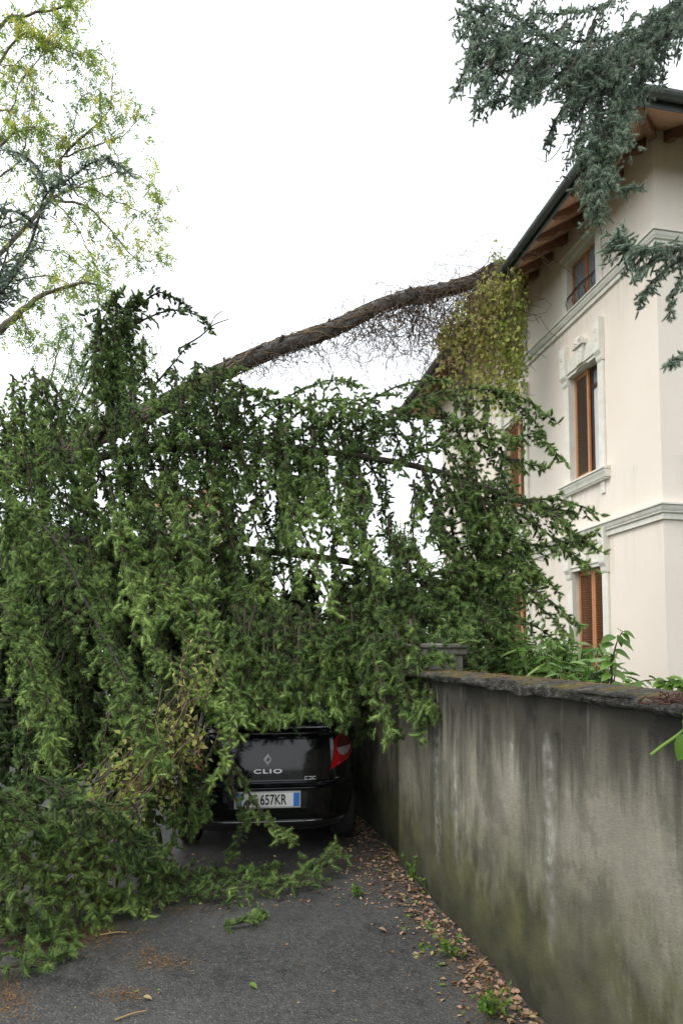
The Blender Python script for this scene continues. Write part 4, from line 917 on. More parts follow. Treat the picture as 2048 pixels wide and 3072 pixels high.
bpx([(1400, 1600, 5.4), (1560, 1680, 5.2), (1660, 1760, 5.1)], **rt)
bpx([(1350, 1560, 5.6), (1380, 1740, 5.5), (1420, 1900, 5.4)], **{**rt, 'hang': .85})
bpx([(1440, 1640, 5.5), (1480, 1780, 5.4), (1530, 1900, 5.3)], **{**rt, 'hang': .85})
for (L, t) in [([(1480, 1500, 5.4), (1600, 1570, 5.25), (1700, 1650, 5.15), (1750, 1690, 5.1)], .34), ([(1420, 1480, 5.45), (1520, 1600, 5.3), (1640, 1640, 5.2), (1760, 1610, 5.1)], .36), ([(1300, 1560, 5.5), (1400, 1680, 5.3), (1500, 1720, 5.2), (1600, 1720, 5.1)], .3),
  ([(1250, 1650, 5.5), (1340, 1800, 5.2), (1440, 1860, 5.1), (1560, 1900, 5.05)], .3), ([(1380, 1780, 5.4), (1480, 1880, 5.2), (1600, 1960, 5.05), (1640, 2010, 5.0)], .28), ([(1260, 1800, 5.3), (1340, 1920, 5.1), (1440, 1960, 5.0)], .26), ([(1540, 1760, 5.2), (1640, 1840, 5.1), (1700, 1900, 5.0)], .36),
  ([(1320, 1450, 5.5), (1420, 1560, 5.4), (1480, 1680, 5.3), (1520, 1780, 5.2)], .3), ([(1600, 1510, 5.3), (1690, 1560, 5.2), (1730, 1640, 5.15)], .34), ([(1300, 1900, 5.0), (1380, 1980, 4.95), (1420, 2000, 4.9)], .24), ([(1430, 1330, 5.55), (1540, 1380, 5.5), (1620, 1400, 5.45)], .3), ([(1480, 1180, 5.65), (1570, 1230, 5.6), (1620, 1290, 5.6)], .3)]:
    bpx(L, **{**rt, 'tint': t, 'side': .32, 'dens': .85})
# boughs pressed to the ground on the left
gd = dict(side=.34, hang=.5, dens=.95, step=.055, taper=.4)
def gpx(L, **k): return bough([pz(x, y, z) for (x, y, z) in L], **k)
gpx([(-150, 2450, .75), (20, 2460, .7), (150, 2480, .55), (260, 2600, .32), (330, 2680, .12)], tint=.42, **gd)
gpx([(-180, 2500, .6), (-20, 2560, .5), (90, 2650, .35), (190, 2740, .12)], tint=.48, **gd)
gpx([(-160, 2620, .4), (0, 2680, .3), (120, 2770, .12), (180, 2830, .06)], tint=.42, **gd)
gpx([(-150, 2380, .9), (0, 2400, .9), (120, 2450, .7), (200, 2520, .5)], tint=.34, **gd)
gpx([(150, 2480, .6), (300, 2530, .45), (420, 2600, .25), (500, 2650, .1)], tint=.42, **gd)
gpx([(250, 2440, .7), (360, 2500, .5), (440, 2540, .4), (520, 2600, .2)], tint=.20, **gd)
gpx([(180, 2560, .5), (280, 2620, .3), (360, 2680, .12), (420, 2700, .06)], tint=.40, **gd)
gpx([(60, 2560, .5), (170, 2640, .3), (260, 2720, .1), (300, 2750, .06)], tint=.44, **gd)
gpx([(350, 2540, .4), (450, 2590, .25), (540, 2640, .1), (600, 2660, .06)], tint=.32, **gd)
for L in ([(-160, 2480, .5), (0, 2520, .45), (140, 2560, .4)], [(-140, 2580, .3), (20, 2600, .3), (160, 2640, .25)], [(0, 2440, .7), (130, 2480, .6), (280, 2520, .45)], [(200, 2500, .45), (320, 2560, .3), (440, 2610, .18)], [(-140, 2700, .15), (0, 2740, .12), (100, 2790, .08)]):
    gpx(L, kw=LO, tint=.2, **gd)
gpx([(100, 2330, 1.0), (250, 2400, .85), (350, 2450, .6), (430, 2500, .45)], tint=.22, **gd)
# ------------------------------------------------------------------ creeper on the fallen trunk
rng = np.random.default_rng(21)
def trunk_r(i): return .142+(.108-.142)*i/169
g = Geo(); S = []; R = []
for _ in range(150):                                            # strands winding along the bark
    i0 = int(rng.uniform(25, 158)); n = 16; ln = rng.uniform(.6, 2.6); phi = rng.uniform(0, 6.28); dp = rng.normal(0, .3); P = []
    for k in range(n):
        i = min(168, i0+int(k*ln)); f = rng.uniform(.0, .02)+(.03*rng.random() if rng.random() < .3 else 0)
        T = nrm(TQ[min(169, i+1)]-TQ[i]); A = nrm(np.cross(T, UP)); B = np.cross(A, T); phi += dp+rng.normal(0, .25)
        P.append(TQ[i]+(A*math.cos(phi)+B*math.sin(phi))*(trunk_r(i)+.008+f))
    S.append(np.array(P)); R.append(np.linspace(.011, .005, n)*rng.uniform(.5, 1.3))
g.add(*tubes(np.array(S), np.array(R), 4), np.repeat(rng.uniform(0, .85, len(S)), 16*4))
S, R = [], []
def walker(p, d, n, st, wander, pull):
    P = [np.array(p, float)]; d = nrm(d)
    for _ in range(n-1): d = nrm(d+rng.normal(0, wander, 3)*np.array((1, .5, 1))+DOWN*pull); P.append(P[-1]+d*st)
    return np.array(P)
for _ in range(540):                                            # net of fine twigs hanging under it
    i = int(rng.uniform(78, 160)); L = rng.uniform(.25, 1)*float(np.interp(i, [78, 100, 125, 145, 160], [.7, 1.7, 3.2, 3.4, 2.4]))
    a = rng.uniform(-.5, .5); p = TQ[i]+DOWN*trunk_r(i)*.8+np.array((0, rng.normal(0, .12), 0))
    S.append(walker(p, (rng.normal(0, 1.4), rng.normal(0, .3), -1.2), 18, L/15, .62, .18)); R.append(np.linspace(.0068, .0044, 18))
for _ in range(90):                                             # loose ends curling up from the bark
    i = int(rng.uniform(60, 168)); S.append(walker(TQ[i]+UP*trunk_r(i)*.8, (rng.normal(0, .8), rng.normal(0, .5), .8), 18, rng.uniform(.012, .034), .45, .05)); R.append(np.linspace(.005, .0028, 18))
g.add(*tubes(np.array(S), np.array(R), 3), np.repeat(rng.uniform(0, .45, len(S)), 18*3))
vt = g.obj('vine_tangle', M['vine_stem'], None, True)
tag(vt, 'tangle of bare grey-brown creeper stems wound round and hanging from the fallen trunk', 'vine', None, 'stuff')
hc = wthing('hanging_creeper', 'yellow-green leafy creeper hanging like a curtain from the trunk end at the eaves', 'vine', px(1480, 1050, 12.4))
S, R, LP, LD, LT = [], [], [], [], []
for _ in range(230):
    x = rng.uniform(1315, 1575)**1.0; d = 12.35+rng.normal(0, .25)+float(np.interp(x, [1315, 1575], [.35, -.1]))
    y0 = float(np.interp(x, [1315, 1480, 1575], [960, 805, 815]))+rng.uniform(-10, 60); y1 = float(np.interp(x, [1315, 1360, 1480, 1540, 1575, 1590], [1140, 1190, 1220, 1270, 1170, 1000]))-rng.uniform(0, 1)**2*230
    P = np.array([px(x+rng.normal(0, 6), y, d+rng.normal(0, .03)) for y in np.linspace(y0, max(y0+40, y1), 14)]); S.append(P); R.append(np.linspace(.006, .003, 14))
    dens = float(np.interp(x, [1315, 1450, 1540, 1580], [.30, .65, 1.0, 1.1]))
    for k in range(14):
        for _ in range(rng.poisson(1.5*dens)):
            LP.append(P[k]+rng.normal(0, .05, 3)); LD.append(nrm(DOWN*.8+rng.normal(0, .6, 3))); LT.append(np.interp(x, [1315, 1500, 1580], [.8, .55, .3])+rng.normal(0, .2))
for (x, y) in ((1490, 715), (1500, 740), (1510, 770), (1520, 745), (1480, 760), (1525, 775)):
    P = np.array([px(1500+rng.normal(0, 10)+(x-1500)*t, 815+(y-815)*t, 12.7) for t in np.linspace(0, 1, 14)]); S.append(P); R.append(np.linspace(.005, .003, 14))
    for k in range(4, 14, 2): LP.append(P[k]); LD.append(nrm(rng.normal(0, 1, 3))); LT.append(.2)
g = Geo(); g.add(*tubes(np.array(S), np.array(R), 3), np.repeat(rng.uniform(.3, 1, len(S)), 14*3)); st = g.obj('stems', M['vine_stem'], hc, True, 'stuff')
n = len(LP); L = rng.uniform(.06, .125, n); g = Geo(); g.add(*leaves(LP, LD, rng.normal(0, 1, (n, 3)), L, L*.75, np.array(LT))); g.obj('leaves', M['leaf_creeper'], hc, False, 'stuff')

# ------------------------------------------------------------------ standing spruces: right (blue-grey backlit tint, over the villa) and left
def standing(name, label, base, top, r):
    t = wthing(name, label, 'tree', base); b = np.array(base, float); Q, V, q = rough_tube([b, b+np.array((.05, 0, top*.5)), b+np.array((0, .05, top))], r, r*.35, 40, 12, .08, 9)
    g = Geo(); g.add(V, q); g.obj('trunk', M['bark'], t, True); return t
rs = standing('standing_spruce', 'blue-grey spruce whose wet boughs overhang the roof and front of the villa', (5.0, 5.9, 0), 14, .22)
FINE = dict(M_=42, nl=.024, w=.0033, core=.0075)
def rb(L, r=(.016, .004), **k): return bpx(L, parent=rs, nm=M['needle_backlit'], kw=FINE, r=r, **{**dict(sh=.052, gap=.036, hang=.8, step=.05, dens=.95, tint=.36), **k})
MAIN = [(2900, -700, 6.0), (2300, -200, 6.0), (2060, 30, 6.0), (1960, 105, 6.0), (1880, 145, 5.95), (1760, 165, 5.9), (1620, 150, 5.85), (1500, 110, 5.8), (1410, 60, 5.8)]
Q, V, q = rough_tube(pxs(MAIN), .075, .012, 60, 9, .08, 4); g = Geo(); g.add(V, q); g.obj('limb', M['bark'], rs, True)
rb(MAIN[2:], side=.50, tint=.32); rb([(x, y-40, d+.2) for (x, y, d) in MAIN[2:]], side=.45, tint=.38); rb([(x, y+25, d-.25) for (x, y, d) in MAIN[2:]], side=.40, tint=.42)
rb([(1760, 165, 5.9), (1600, 200, 5.8), (1480, 220, 5.75), (1390, 240, 5.7)], side=.30)
rb([(1700, 160, 5.9), (1560, 60, 5.9), (1460, 20, 5.9), (1380, 40, 5.9)], side=.30, tint=.45)
rb([(1560, 150, 5.8), (1450, 130, 5.7), (1380, 100, 5.7)], side=.24, tint=.42)
rb([(1720, 190, 5.9), (1620, 260, 5.7), (1520, 290, 5.6), (1430, 330, 5.6)], side=.26)
rb([(1660, -40, 6), (1600, -20, 5.9), (1500, -20, 5.9), (1400, -10, 5.9)], side=.34, tint=.45)
rb([(1900, -60, 6), (1800, 20, 5.9), (1700, 40, 5.9), (1600, 40, 5.8)], side=.40, tint=.40)
rb([(1800, 170, 5.9), (1720, 270, 5.8), (1660, 370, 5.75), (1640, 430, 5.7)], side=.26)
rb([(1850, 150, 5.9), (1800, 300, 5.7), (1770, 450, 5.65), (1780, 560, 5.6), (1780, 640, 5.6)], side=.34, taper=.3)
rb([(1880, 150, 5.9), (1850, 280, 5.7), (1830, 400, 5.65), (1800, 520, 5.6)], side=.28, taper=.4)
rb([(1790, 470, 5.65), (1810, 540, 5.6), (1860, 570, 5.6), (1900, 565, 5.6)], side=.16, hang=.4)
rb([(1950, 110, 6), (1920, 220, 5.9), (1880, 330, 5.85), (1860, 430, 5.8)], side=.28)
rb([(2100, -60, 6), (2000, 20, 5.9), (1940, 60, 5.9)], side=.36); rb([(2150, 20, 6.1), (2060, 60, 6.1), (2030, 160, 6.1)], side=.26, tint=.28)
rb([(2040, 40, 6), (2000, 130, 5.9), (1985, 240, 5.9)], side=.2, dens=.5, tint=.3)
rb([(1760, 165, 5.9), (1720, 220, 5.7), (1690, 330, 5.6)], side=.34); rb([(1820, 160, 5.9), (1760, 250, 5.7), (1720, 330, 5.7)], side=.36, tint=.42); rb([(1580, 60, 5.8), (1500, 130, 5.6), (1430, 180, 5.6)], side=.36, tint=.42); rb([(1700, 60, 5.8), (1640, 160, 5.6), (1600, 260, 5.6)], side=.4, tint=.45); rb([(1480, 40, 5.8), (1430, 120, 5.7), (1400, 200, 5.7)], side=.3, tint=.4); rb([(1900, 40, 5.9), (1850, 130, 5.8), (1820, 240, 5.7)], side=.4, tint=.4); rb([(1640, 150, 5.8), (1590, 230, 5.6), (1560, 300, 5.6)], side=.34); rb([(1530, 120, 5.8), (1480, 190, 5.7), (1460, 270, 5.7)], side=.34)
for i in range(9):
    x = 1400+i*58; rb([(x+40, 120+(i % 3)*25, 5.6), (x, 200+(i % 3)*20, 5.5), (x-30, 265+(i*37) % 60, 5.5)], side=.30, tint=.42, dens=.8)
for (L, sd, t) in [([(1830, 160, 5.75), (1770, 260, 5.6), (1740, 380, 5.55), (1760, 480, 5.5)], .42, .40), ([(1870, 170, 5.75), (1860, 280, 5.6), (1870, 380, 5.55), (1850, 440, 5.5)], .40, .36), ([(1800, 200, 5.8), (1800, 340, 5.6), (1820, 470, 5.55), (1800, 580, 5.5)], .36, .42), ([(1930, 100, 5.9), (1920, 200, 5.8), (1900, 290, 5.75)], .40, .30), ([(2000, 40, 5.9), (1970, 130, 5.85), (1950, 220, 5.8)], .36, .28), ([(1780, 60, 5.9), (1760, 150, 5.75), (1740, 230, 5.7)], .44, .38), ([(1750, 400, 5.6), (1740, 500, 5.55), (1770, 600, 5.5)], .26, .42)]:
    rb(L, side=sd, tint=t, taper=.35)
g = Geo(); g.tube(pxs([(1700, 400, 5.8), (1675, 450, 5.8), (1640, 485, 5.8), (1605, 470, 5.8)]), .006, .003, 8, 4); g.tube(pxs([(1635, 484, 5.8), (1612, 520, 5.8)]), .003, .002, 6, 4); g.obj('bare_twig', M['bark'], rs)
rb([(2500, 500, 5.2), (2200, 690, 5.1), (2048, 745, 5.0), (1960, 745, 5.0), (1890, 760, 5.0), (1855, 725, 5.0)], side=.30, taper=.35, tint=.34, r=(.022, .005)); rb([(2120, 720, 5.1), (2020, 790, 5.0), (1950, 850, 4.95), (1920, 900, 4.95)], side=.24, tint=.28)
rb([(2060, 740, 5.0), (1990, 760, 4.95), (1930, 800, 4.95), (1900, 830, 4.9)], side=.2, tint=.3); rb([(1905, 760, 5.0), (1860, 715, 5.0), (1820, 735, 5.0)], side=.10, hang=.2, tint=.35)
rb([(1880, 745, 5.0), (1870, 700, 5.0)], side=.10, hang=.1, tint=.35); rb([(2120, 760, 5.0), (2030, 850, 4.95), (2010, 930, 4.9)], side=.24, tint=.26)
rb([(2400, 960, 5.0), (2150, 1040, 4.9), (2060, 1060, 4.85), (2010, 1085, 4.8)], side=.16, hang=.5, tint=.4)
ls = standing('standing_spruce', 'dark spruce at the road edge whose bough rises among the yellowing leaves', (-6.2, 7.4, 0), 13, .2)
def lb(L, r=(.02, .005), **k): return bpx(L, parent=ls, nm=M['needle_backlit'], kw=FINE, r=r, **{**dict(sh=.07, gap=.034, hang=.45, step=.06, dens=.8, tint=.34), **k})
lb([(-300, 1080, 7.4), (-60, 880, 7.3), (60, 790, 7.2), (110, 680, 7.2), (140, 575, 7.2), (205, 540, 7.2), (270, 490, 7.2), (330, 480, 7.2), (390, 520, 7.2)], side=.24, taper=.5, dens=.55, bare=.1)
lb([(140, 575, 7.2), (110, 500, 7.2), (60, 460, 7.2), (0, 450, 7.2)], side=.22); lb([(110, 680, 7.2), (60, 640, 7.2), (-20, 620, 7.2)], side=.34)
for (a, b_) in (((0, 820), (40, 700)), ((20, 860), (90, 760)), ((-40, 760), (20, 640)), ((-40, 900), (30, 830)), ((-60, 950), (10, 900))): lb([(a[0]-60, a[1]+60, 7.2), (*a, 7.1), (*b_, 7.1)], side=.36, hang=.7)

# ------------------------------------------------------------------ locust tree on the left and the greener tree behind it
def locust(t, limbs, rng, d0, mt, tints, nleaf=1.0):
    Sg, Rg, LP, LD, LN, LT = [], [], [], [], [], []
    for (P, r0, r1) in limbs:
        g = Geo(); Q = g.tube(pxs([(x, y, d0+dd) for (x, y, dd) in P]), r0, r1, 26, 6, wob=.012, rng=rng); g.obj('branch', M['twig_pale'], t, True)
        T = nrm(np.gradient(Q, axis=0)); n = int(plen(Q)/.075)
        for _ in range(n):
            k = int(rng.uniform(3, 25)); d = nrm(T[k]*.7+rng.normal(0, .65, 3)); L = rng.uniform(.2, .75)
            W = walker(Q[k], d, 10, L/9, .22, .03); Sg.append(W); Rg.append(np.linspace(.006, .0028, 10))
            if rng.random() > .86: continue                     # some twigs are stripped bare
            tb = rng.choice(tints)+rng.normal(0, .08)
            for j in range(2, 10):
                if rng.random() > .62*nleaf: continue
                ax = nrm(rng.normal(0, 1, 3)+DOWN*.5); Lr = rng.uniform(.10, .19); m = 9; sd = nrm(np.cross(ax, rng.normal(0, 1, 3)))
                for q_ in range(m):
                    u = (q_//2+1)/5; s = 1 if q_ % 2 else -1
                    if q_ == m-1: s = 0
                    LP.append(W[j]+ax*Lr*u+DOWN*.04*u*u); LD.append(nrm(sd*s+ax*.4+DOWN*.15)); LN.append(rng.normal(0, .4, 3)+UP); LT.append(tb+rng.normal(0, .08))
    g = Geo(); g.add(*tubes(np.array(Sg), np.array(Rg), 3)); g.obj('twigs', M['twig_pale'], t, True, 'stuff')
    n = len(LP); L = rng.uniform(.042, .066, n); g = Geo(); g.add(*leaves(LP, LD, LN, L, L*.52, np.array(LT), .1)); g.obj('leaves', mt, t, False, 'stuff')
M['twig_pale'] = mottled('pale_twig_bark', (.09, .07, .055), (.20, .16, .125), 20, .85)
def trunked(name, label, base, top, r, m='bark_trunk'):
    t = wthing(name, label, 'tree', base); b = np.array(base, float); Q, V, q = rough_tube([b, b+np.array((.1, 0, top*.5)), b+np.array((.3, .05, top))], r, r*.5, 30, 10, .08, 9)
    g = Geo(); g.add(V, q); g.obj('trunk', M[m], t, True); return t
lt = trunked('locust_tree', 'airy locust tree with yellowing leaves and bare twigs against the white sky', (-8.2, 12, 0), 9, .2)
LB = [([(-260, 420, 0), (0, 85, 0), (60, 50, 0), (190, 20, 0), (240, -30, 0)], .04, .012), ([(-250, 600, 0), (-40, 250, 0), (60, 110, 0), (130, 120, 0), (230, 165, 0), (280, 150, 0)], .03, .004),
 ([(-200, 640, 0), (0, 435, 0), (60, 390, 0), (115, 385, 0)], .035, .01), ([(-200, 1150, -.4), (0, 990, -.4), (70, 930, -.4), (140, 880, -.3), (260, 850, -.2), (350, 880, 0)], .085, .006),
 ([(-100, 850, .3), (60, 700, .3), (170, 560, .2), (190, 470, .2), (270, 390, .1), (330, 330, 0), (340, 220, 0)], .05, .004), ([(150, 600, .2), (260, 620, .2), (330, 690, .1), (400, 770, 0), (450, 785, 0), (490, 755, 0)], .026, .003),
 ([(160, 590, .2), (250, 560, .1), (340, 600, 0), (430, 640, 0), (475, 660, 0)], .02, .003), ([(-40, 820, .4), (90, 750, .4), (190, 765, .4), (270, 820, .3)], .02, .003),
 ([(-60, 300, .2), (30, 330, .2), (60, 250, .2), (110, 190, .2), (190, 100, .2), (180, 50, .2)], .02, .003), ([(190, 470, .2), (300, 430, .1), (380, 400, 0), (425, 320, 0)], .018, .003),
 ([(-60, 560, .3), (60, 480, .3), (90, 330, .3), (110, 260, .3)], .02, .004), ([(-60, 700, .3), (80, 640, .3), (130, 500, .3), (120, 420, .3)], .02, .004), ([(200, 470, .2), (220, 380, .2), (240, 300, .2), (300, 270, .2)], .016, .003),
 ([(150, 600, .2), (280, 540, .1), (390, 520, 0), (470, 560, 0), (480, 620, 0)], .016, .003), ([(170, 610, .2), (230, 680, .2), (270, 760, .2), (340, 840, .2)], .016, .003), ([(-60, 900, .2), (60, 840, .2), (160, 830, .2), (280, 890, .2), (380, 900, .2)], .02, .003),
 ([(60, 940, -.3), (100, 1020, -.3), (150, 1080, -.3)], .012, .003), ([(-40, 160, 0), (20, 200, 0), (90, 160, 0), (160, 110, 0)], .014, .003), ([(-30, 450, .2), (20, 380, .2), (10, 200, .2)], .014, .003)]
locust(lt, LB, np.random.default_rng(8), 12.0, M['leaf_locust'], [.15, .3, .4, .5, .65, .8])
gt = trunked('young_tree', 'fresh green leafy tree behind the upright spruce bough', (-6.9, 14, 0), 5, .14)
GB = [([(40+i*28, 1420-i*6, 0), (120+i*34, 1230, 0), (170+i*38, 1080+(i % 3)*30, 0), (190+i*34, 930+(i*53) % 130, 0)], .03, .004) for i in range(8)]
GB += [([(-60+i*40, 1480, .6), (-40+i*50, 1350, .6), (-30+i*55, 1220+(i % 2)*50, .6)], .03, .004) for i in range(6)]
locust(gt, GB, np.random.default_rng(9), 14.0, M['leaf_locust'], [.05, .2, .3, .3, .4], 1.15)

# ------------------------------------------------------------------ far background
def bushy(name, label, cx, d, ytop, ybot, wpx, nl, seed, ls=.14, tint=.4, group=None, cat='tree'):
    r = np.random.default_rng(seed); c = px(cx, 1963, d); top = px(cx, ytop, d)[2]; w = wpx/F*d/2
    t = wthing(name, label, cat, (c[0], d, 0), group); h = max(.3, px(cx, ybot, d)[2]) if ybot else .3
    g = Geo(); g.tube([(c[0], d, 0), (c[0]+.1, d, h*.6+.2), (c[0], d, (h+top)/2)], .05+.012*top, .03, 10, 7)
    for _ in range(9): a = r.uniform(0, 6.28); z = r.uniform(h, (h+top)/2); g.tube([(c[0], d, z), (c[0]+math.cos(a)*w*.35, d+math.sin(a)*w*.35, z+.25*(top-h)), (c[0]+math.cos(a)*w*.7, d+math.sin(a)*w*.7, z+.35*(top-h))], .03, .008, 8, 5)
    g.obj('trunk', M['twig'], t, True)
    nb = 26; P, T = [], []
    for _ in range(nb):
        a, z = r.uniform(0, 6.28), r.random(); q = w*(math.sin(math.pi*(z*.85+.1)))*r.uniform(.3, 1); cc = np.array((c[0]+q*math.cos(a), d+q*math.sin(a), h+(top-h)*z)); rr = w*r.uniform(.22, .42)
        m = nl//nb; v = nrm(r.normal(0, 1, (m, 3)))*(r.random((m, 1))**.45)*rr*np.array((1, 1, .8)); P.append(cc+v); T.append(np.full(m, tint+r.normal(0, .1))+r.normal(0, .12, m))
    P = np.concatenate(P); T = np.concatenate(T); L = r.uniform(.6, 1.2, len(P))*ls; g = Geo()
    g.add(*leaves(P, r.normal(0, 1, P.shape)+DOWN*.4, r.normal(0, 1, P.shape)+UP, L, L*.55, T)); g.obj('crown', M['leaf_far'], t, False, 'stuff')
bushy('broadleaf_tree', 'round grey-green tree below the red-roofed house far down the road', 640, 26, 1545, 1850, 260, 3600, 1, .17, .55)
bushy('broadleaf_tree', 'tall dull green tree far down the road above the car', 850, 30, 1580, 1850, 260, 3200, 2, .18, .45)
bushy('broadleaf_tree', 'dark tree far behind the upright bough of the fallen spruce', 120, 22, 1300, 1800, 420, 4200, 3, .18, .25)
bushy('broadleaf_tree', 'olive tree between the dark far tree and the red-roofed house', 400, 24, 1480, 1820, 300, 3600, 4, .17, .4)
bushy('broadleaf_tree', 'pale green tree just left of the villa far corner', 1180, 24, 1600, 1850, 300, 3600, 5, .16, .6)
bushy('hedge_bush', 'dark low bush at the far end of the road behind the car', 420, 15, 1840, 0, 420, 2600, 6, .13, .2, cat='bush')
bushy('hedge_bush', 'dark low bush on the road verge beyond the ground boughs', 40, 14, 1780, 0, 460, 2800, 7, .13, .15, cat='bush')
bushy('hedge_bush', 'dense dark bush on the verge just past the parked car', 300, 10.5, 1850, 0, 620, 3000, 16, .10, .08, cat='bush')  # this bush and the next are added to darken gaps over the bright road
bushy('hedge_bush', 'dense dark bush on the verge beside the ground boughs', -120, 8.5, 1850, 0, 560, 2800, 17, .10, .08, cat='bush')
bushy('hedge_bush', 'green bush straight behind the car roof', 760, 17, 1800, 0, 420, 2600, 8, .13, .3, cat='bush')
fh = wthing('far_house', 'distant pale house with red tiled roof and two chimneys', 'house', (px(560, 1963, 42)[0], 42, 0))
c = px(570, 1525, 42); x0, x1, zt = c[0]-3.0, c[0]+1.9, c[2]
b = MB().box(x0, x1, 42, 48, 0, zt); o = b.obj('wall', M['stucco'], fh)
MB().add([(x0-.4, 41.5, zt), (x1+.4, 41.5, zt), (x1+.4, 48.5, zt), (x0-.4, 48.5, zt), (x0+.8, 45, zt+1.5), (x1-.8, 45, zt+1.5)], [(0, 1, 5, 4), (1, 2, 5), (2, 3, 4, 5), (3, 0, 4), (0, 3, 2, 1)]).obj('roof', M['tile'], fh)
for q in (.5, 1.35): MB().box(x1-q-.22, x1-q+.22, 43.6, 44.0, zt+.3, zt+1.75).obj('chimney', M['tile'], fh)
for i in range(3): MB().box(x0+.6+i*1.5, x0+1.4+i*1.5, 41.95, 41.99, zt-2.4, zt-1.0).obj('window', M['glass'], fh)

# ------------------------------------------------------------------ garden plants behind the wall
def lance_bush(label, x, y, d, w, h, n, seed, tint=.55, L=(.10, .2)):
    r = np.random.default_rng(seed); c = px(x, y, d); t = wthing('lance_leaf_bush', label, 'bush', (c[0], d, 0))
    P, D, T = [], [], []; g = Geo()
    for k in range(max(6, n//14)):
        a = r.uniform(0, 6.28); q = w*math.sqrt(r.random()); tip = np.array((c[0]+q*math.cos(a), d+q*math.sin(a)*.7, c[2]+r.uniform(-.6, .5)*h))
        Q = g.tube([(c[0]+r.normal(0, .08), d+r.normal(0, .08), 0), ((c[0]*1.2+tip[0])/2.2, (d*1.2+tip[1])/2.2, tip[2]*.65), tip], .009, .003, 12, 4)
        for _ in range(26):
            i = int(r.uniform(5, 11.99)); o = nrm(r.normal(0, 1, 3)*np.array((1, 1, .5))+UP*.15); P.append(Q[i]+r.normal(0, .03, 3)); D.append(o); T.append(tint+r.normal(0, .18))
    g.obj('stems', M['twig'], t, True, 'stuff')
    m = len(P); l = r.uniform(*L, m)*.85; g = Geo(); g.add(*lance(P, D, np.array(UP)+r.normal(0, .45, (m, 3)), l, l*.19, np.array(T))); g.obj('leaves', M['leaf_shrub'], t, True, 'stuff')
lance_bush('lance-leaved bush close behind the pier', 1450, 2000, 5.6, .34, .38, 900, 1, .45)
lance_bush('lance-leaved bush under the tip of the drooping spruce boughs', 1570, 1985, 5.2, .36, .38, 1200, 2, .55)
lance_bush('pale lance-leaved bush in front of the ground floor shutters', 1670, 1990, 4.7, .32, .36, 1200, 3, .62)
lance_bush('lance-leaved bush along the wall beside the tall sprout', 1765, 2040, 4.0, .24, .22, 700, 4, .55)
lance_bush('tall lance-leaved bush against the villa near its far corner', 1490, 1610, 8.2, .5, .7, 620, 5, .62, (.16, .3))
lance_bush('tall lance-leaved bush half hidden deep behind the spruce', 1390, 1700, 8.6, .5, .7, 520, 6, .5, (.16, .3))
lance_bush('bright lance-leaved bush seen through the gap over the car', 1075, 1800, 9.0, .45, .7, 560, 7, .72, (.16, .28))
lance_bush('lance-leaved bush behind the rear wall past the bright one', 1230, 1780, 9.4, .5, .8, 420, 8, .45, (.16, .28))
def broad(L=1.0, W=.62, K=7):
    """one broad pointed leaf with a folded, arched blade, along +x"""
    V, Fc = [], []
    for i in range(K+1):
        u = i/K; w = W*.5*math.sin(math.pi*min(1, u**.8))**.85*(1 if u < .999 else 0); z = -.28*u*u
        V += [(L*u, -w, z+w*.35), (L*u, 0, z), (L*u, w, z+w*.35)]
        if i: a = 3*(i-1); Fc += [(a, a+1, a+4, a+3), (a+1, a+2, a+5, a+4)]
    return np.array(V), np.array(Fc)
_bl = {}
def leaf_obj(parent, p, d, up, L, t, m='leaf_broad', name='leaf'):
    key = (m, round(t, 1))
    if key not in _bl: V, Fc = broad(); _bl[key] = mesh('leaf', V, Fc, True, np.full(len(V), key[1])); _bl[key].materials.append(M[m])
    d = Vector(nrm(d)); s = Vector(nrm(up)).cross(d).normalized(); u = d.cross(s)
    o = bpy.data.objects.new(name, _bl[key]); COL.objects.link(o); o.parent = parent
    mw = Matrix.Translation(Vector(p)-(parent.location if parent else Vector())) @ Matrix((d, s, u)).transposed().to_4x4() @ Matrix.Scale(L, 4)
    o.matrix_local = mw; return o
def pxdir(ax, ay, dd=0.): return np.array((ax, dd, -ay), float)
sp = wthing('broadleaf_sprout', 'single upright shoot with large fresh green leaves rising above the wall', 'plant', (px(1838, 2060, 2.95)[0], 2.95, 0))
g = Geo(); g.tube([(px(1838, 2060, 2.95)[0], 2.95, 0)]+pxs([(1834, 2060, 2.95), (1838, 1980, 2.95), (1848, 1930, 2.95), (1866, 1893, 2.95)]), .006, .0025, 18, 5); g.obj('stem', M['twig'], sp, True)
for (x, y, ax, ay, t) in [(1866, 1895, 30, 12, .3), (1862, 1900, 22, 22, .5), (1845, 1910, -40, 8, .2), (1846, 1920, 44, 18, .4), (1840, 1932, -38, 4, .3), (1838, 1952, 42, 14, .4), (1836, 1975, -32, -6, .3), (1834, 1985, -34, 14, .6), (1832, 1992, 26, 8, .1), (1834, 2012, 40, 26, .5), (1832, 2022, -30, 12, .4), (1860, 1893, -12, -10, .2), (1850, 1905, 10, 28, .3)]:
    leaf_obj(sp, px(x, y, 2.95), pxdir(ax, ay, -12), (0, -.6, 1), math.hypot(ax, ay)/F*2.95*1.25, t)
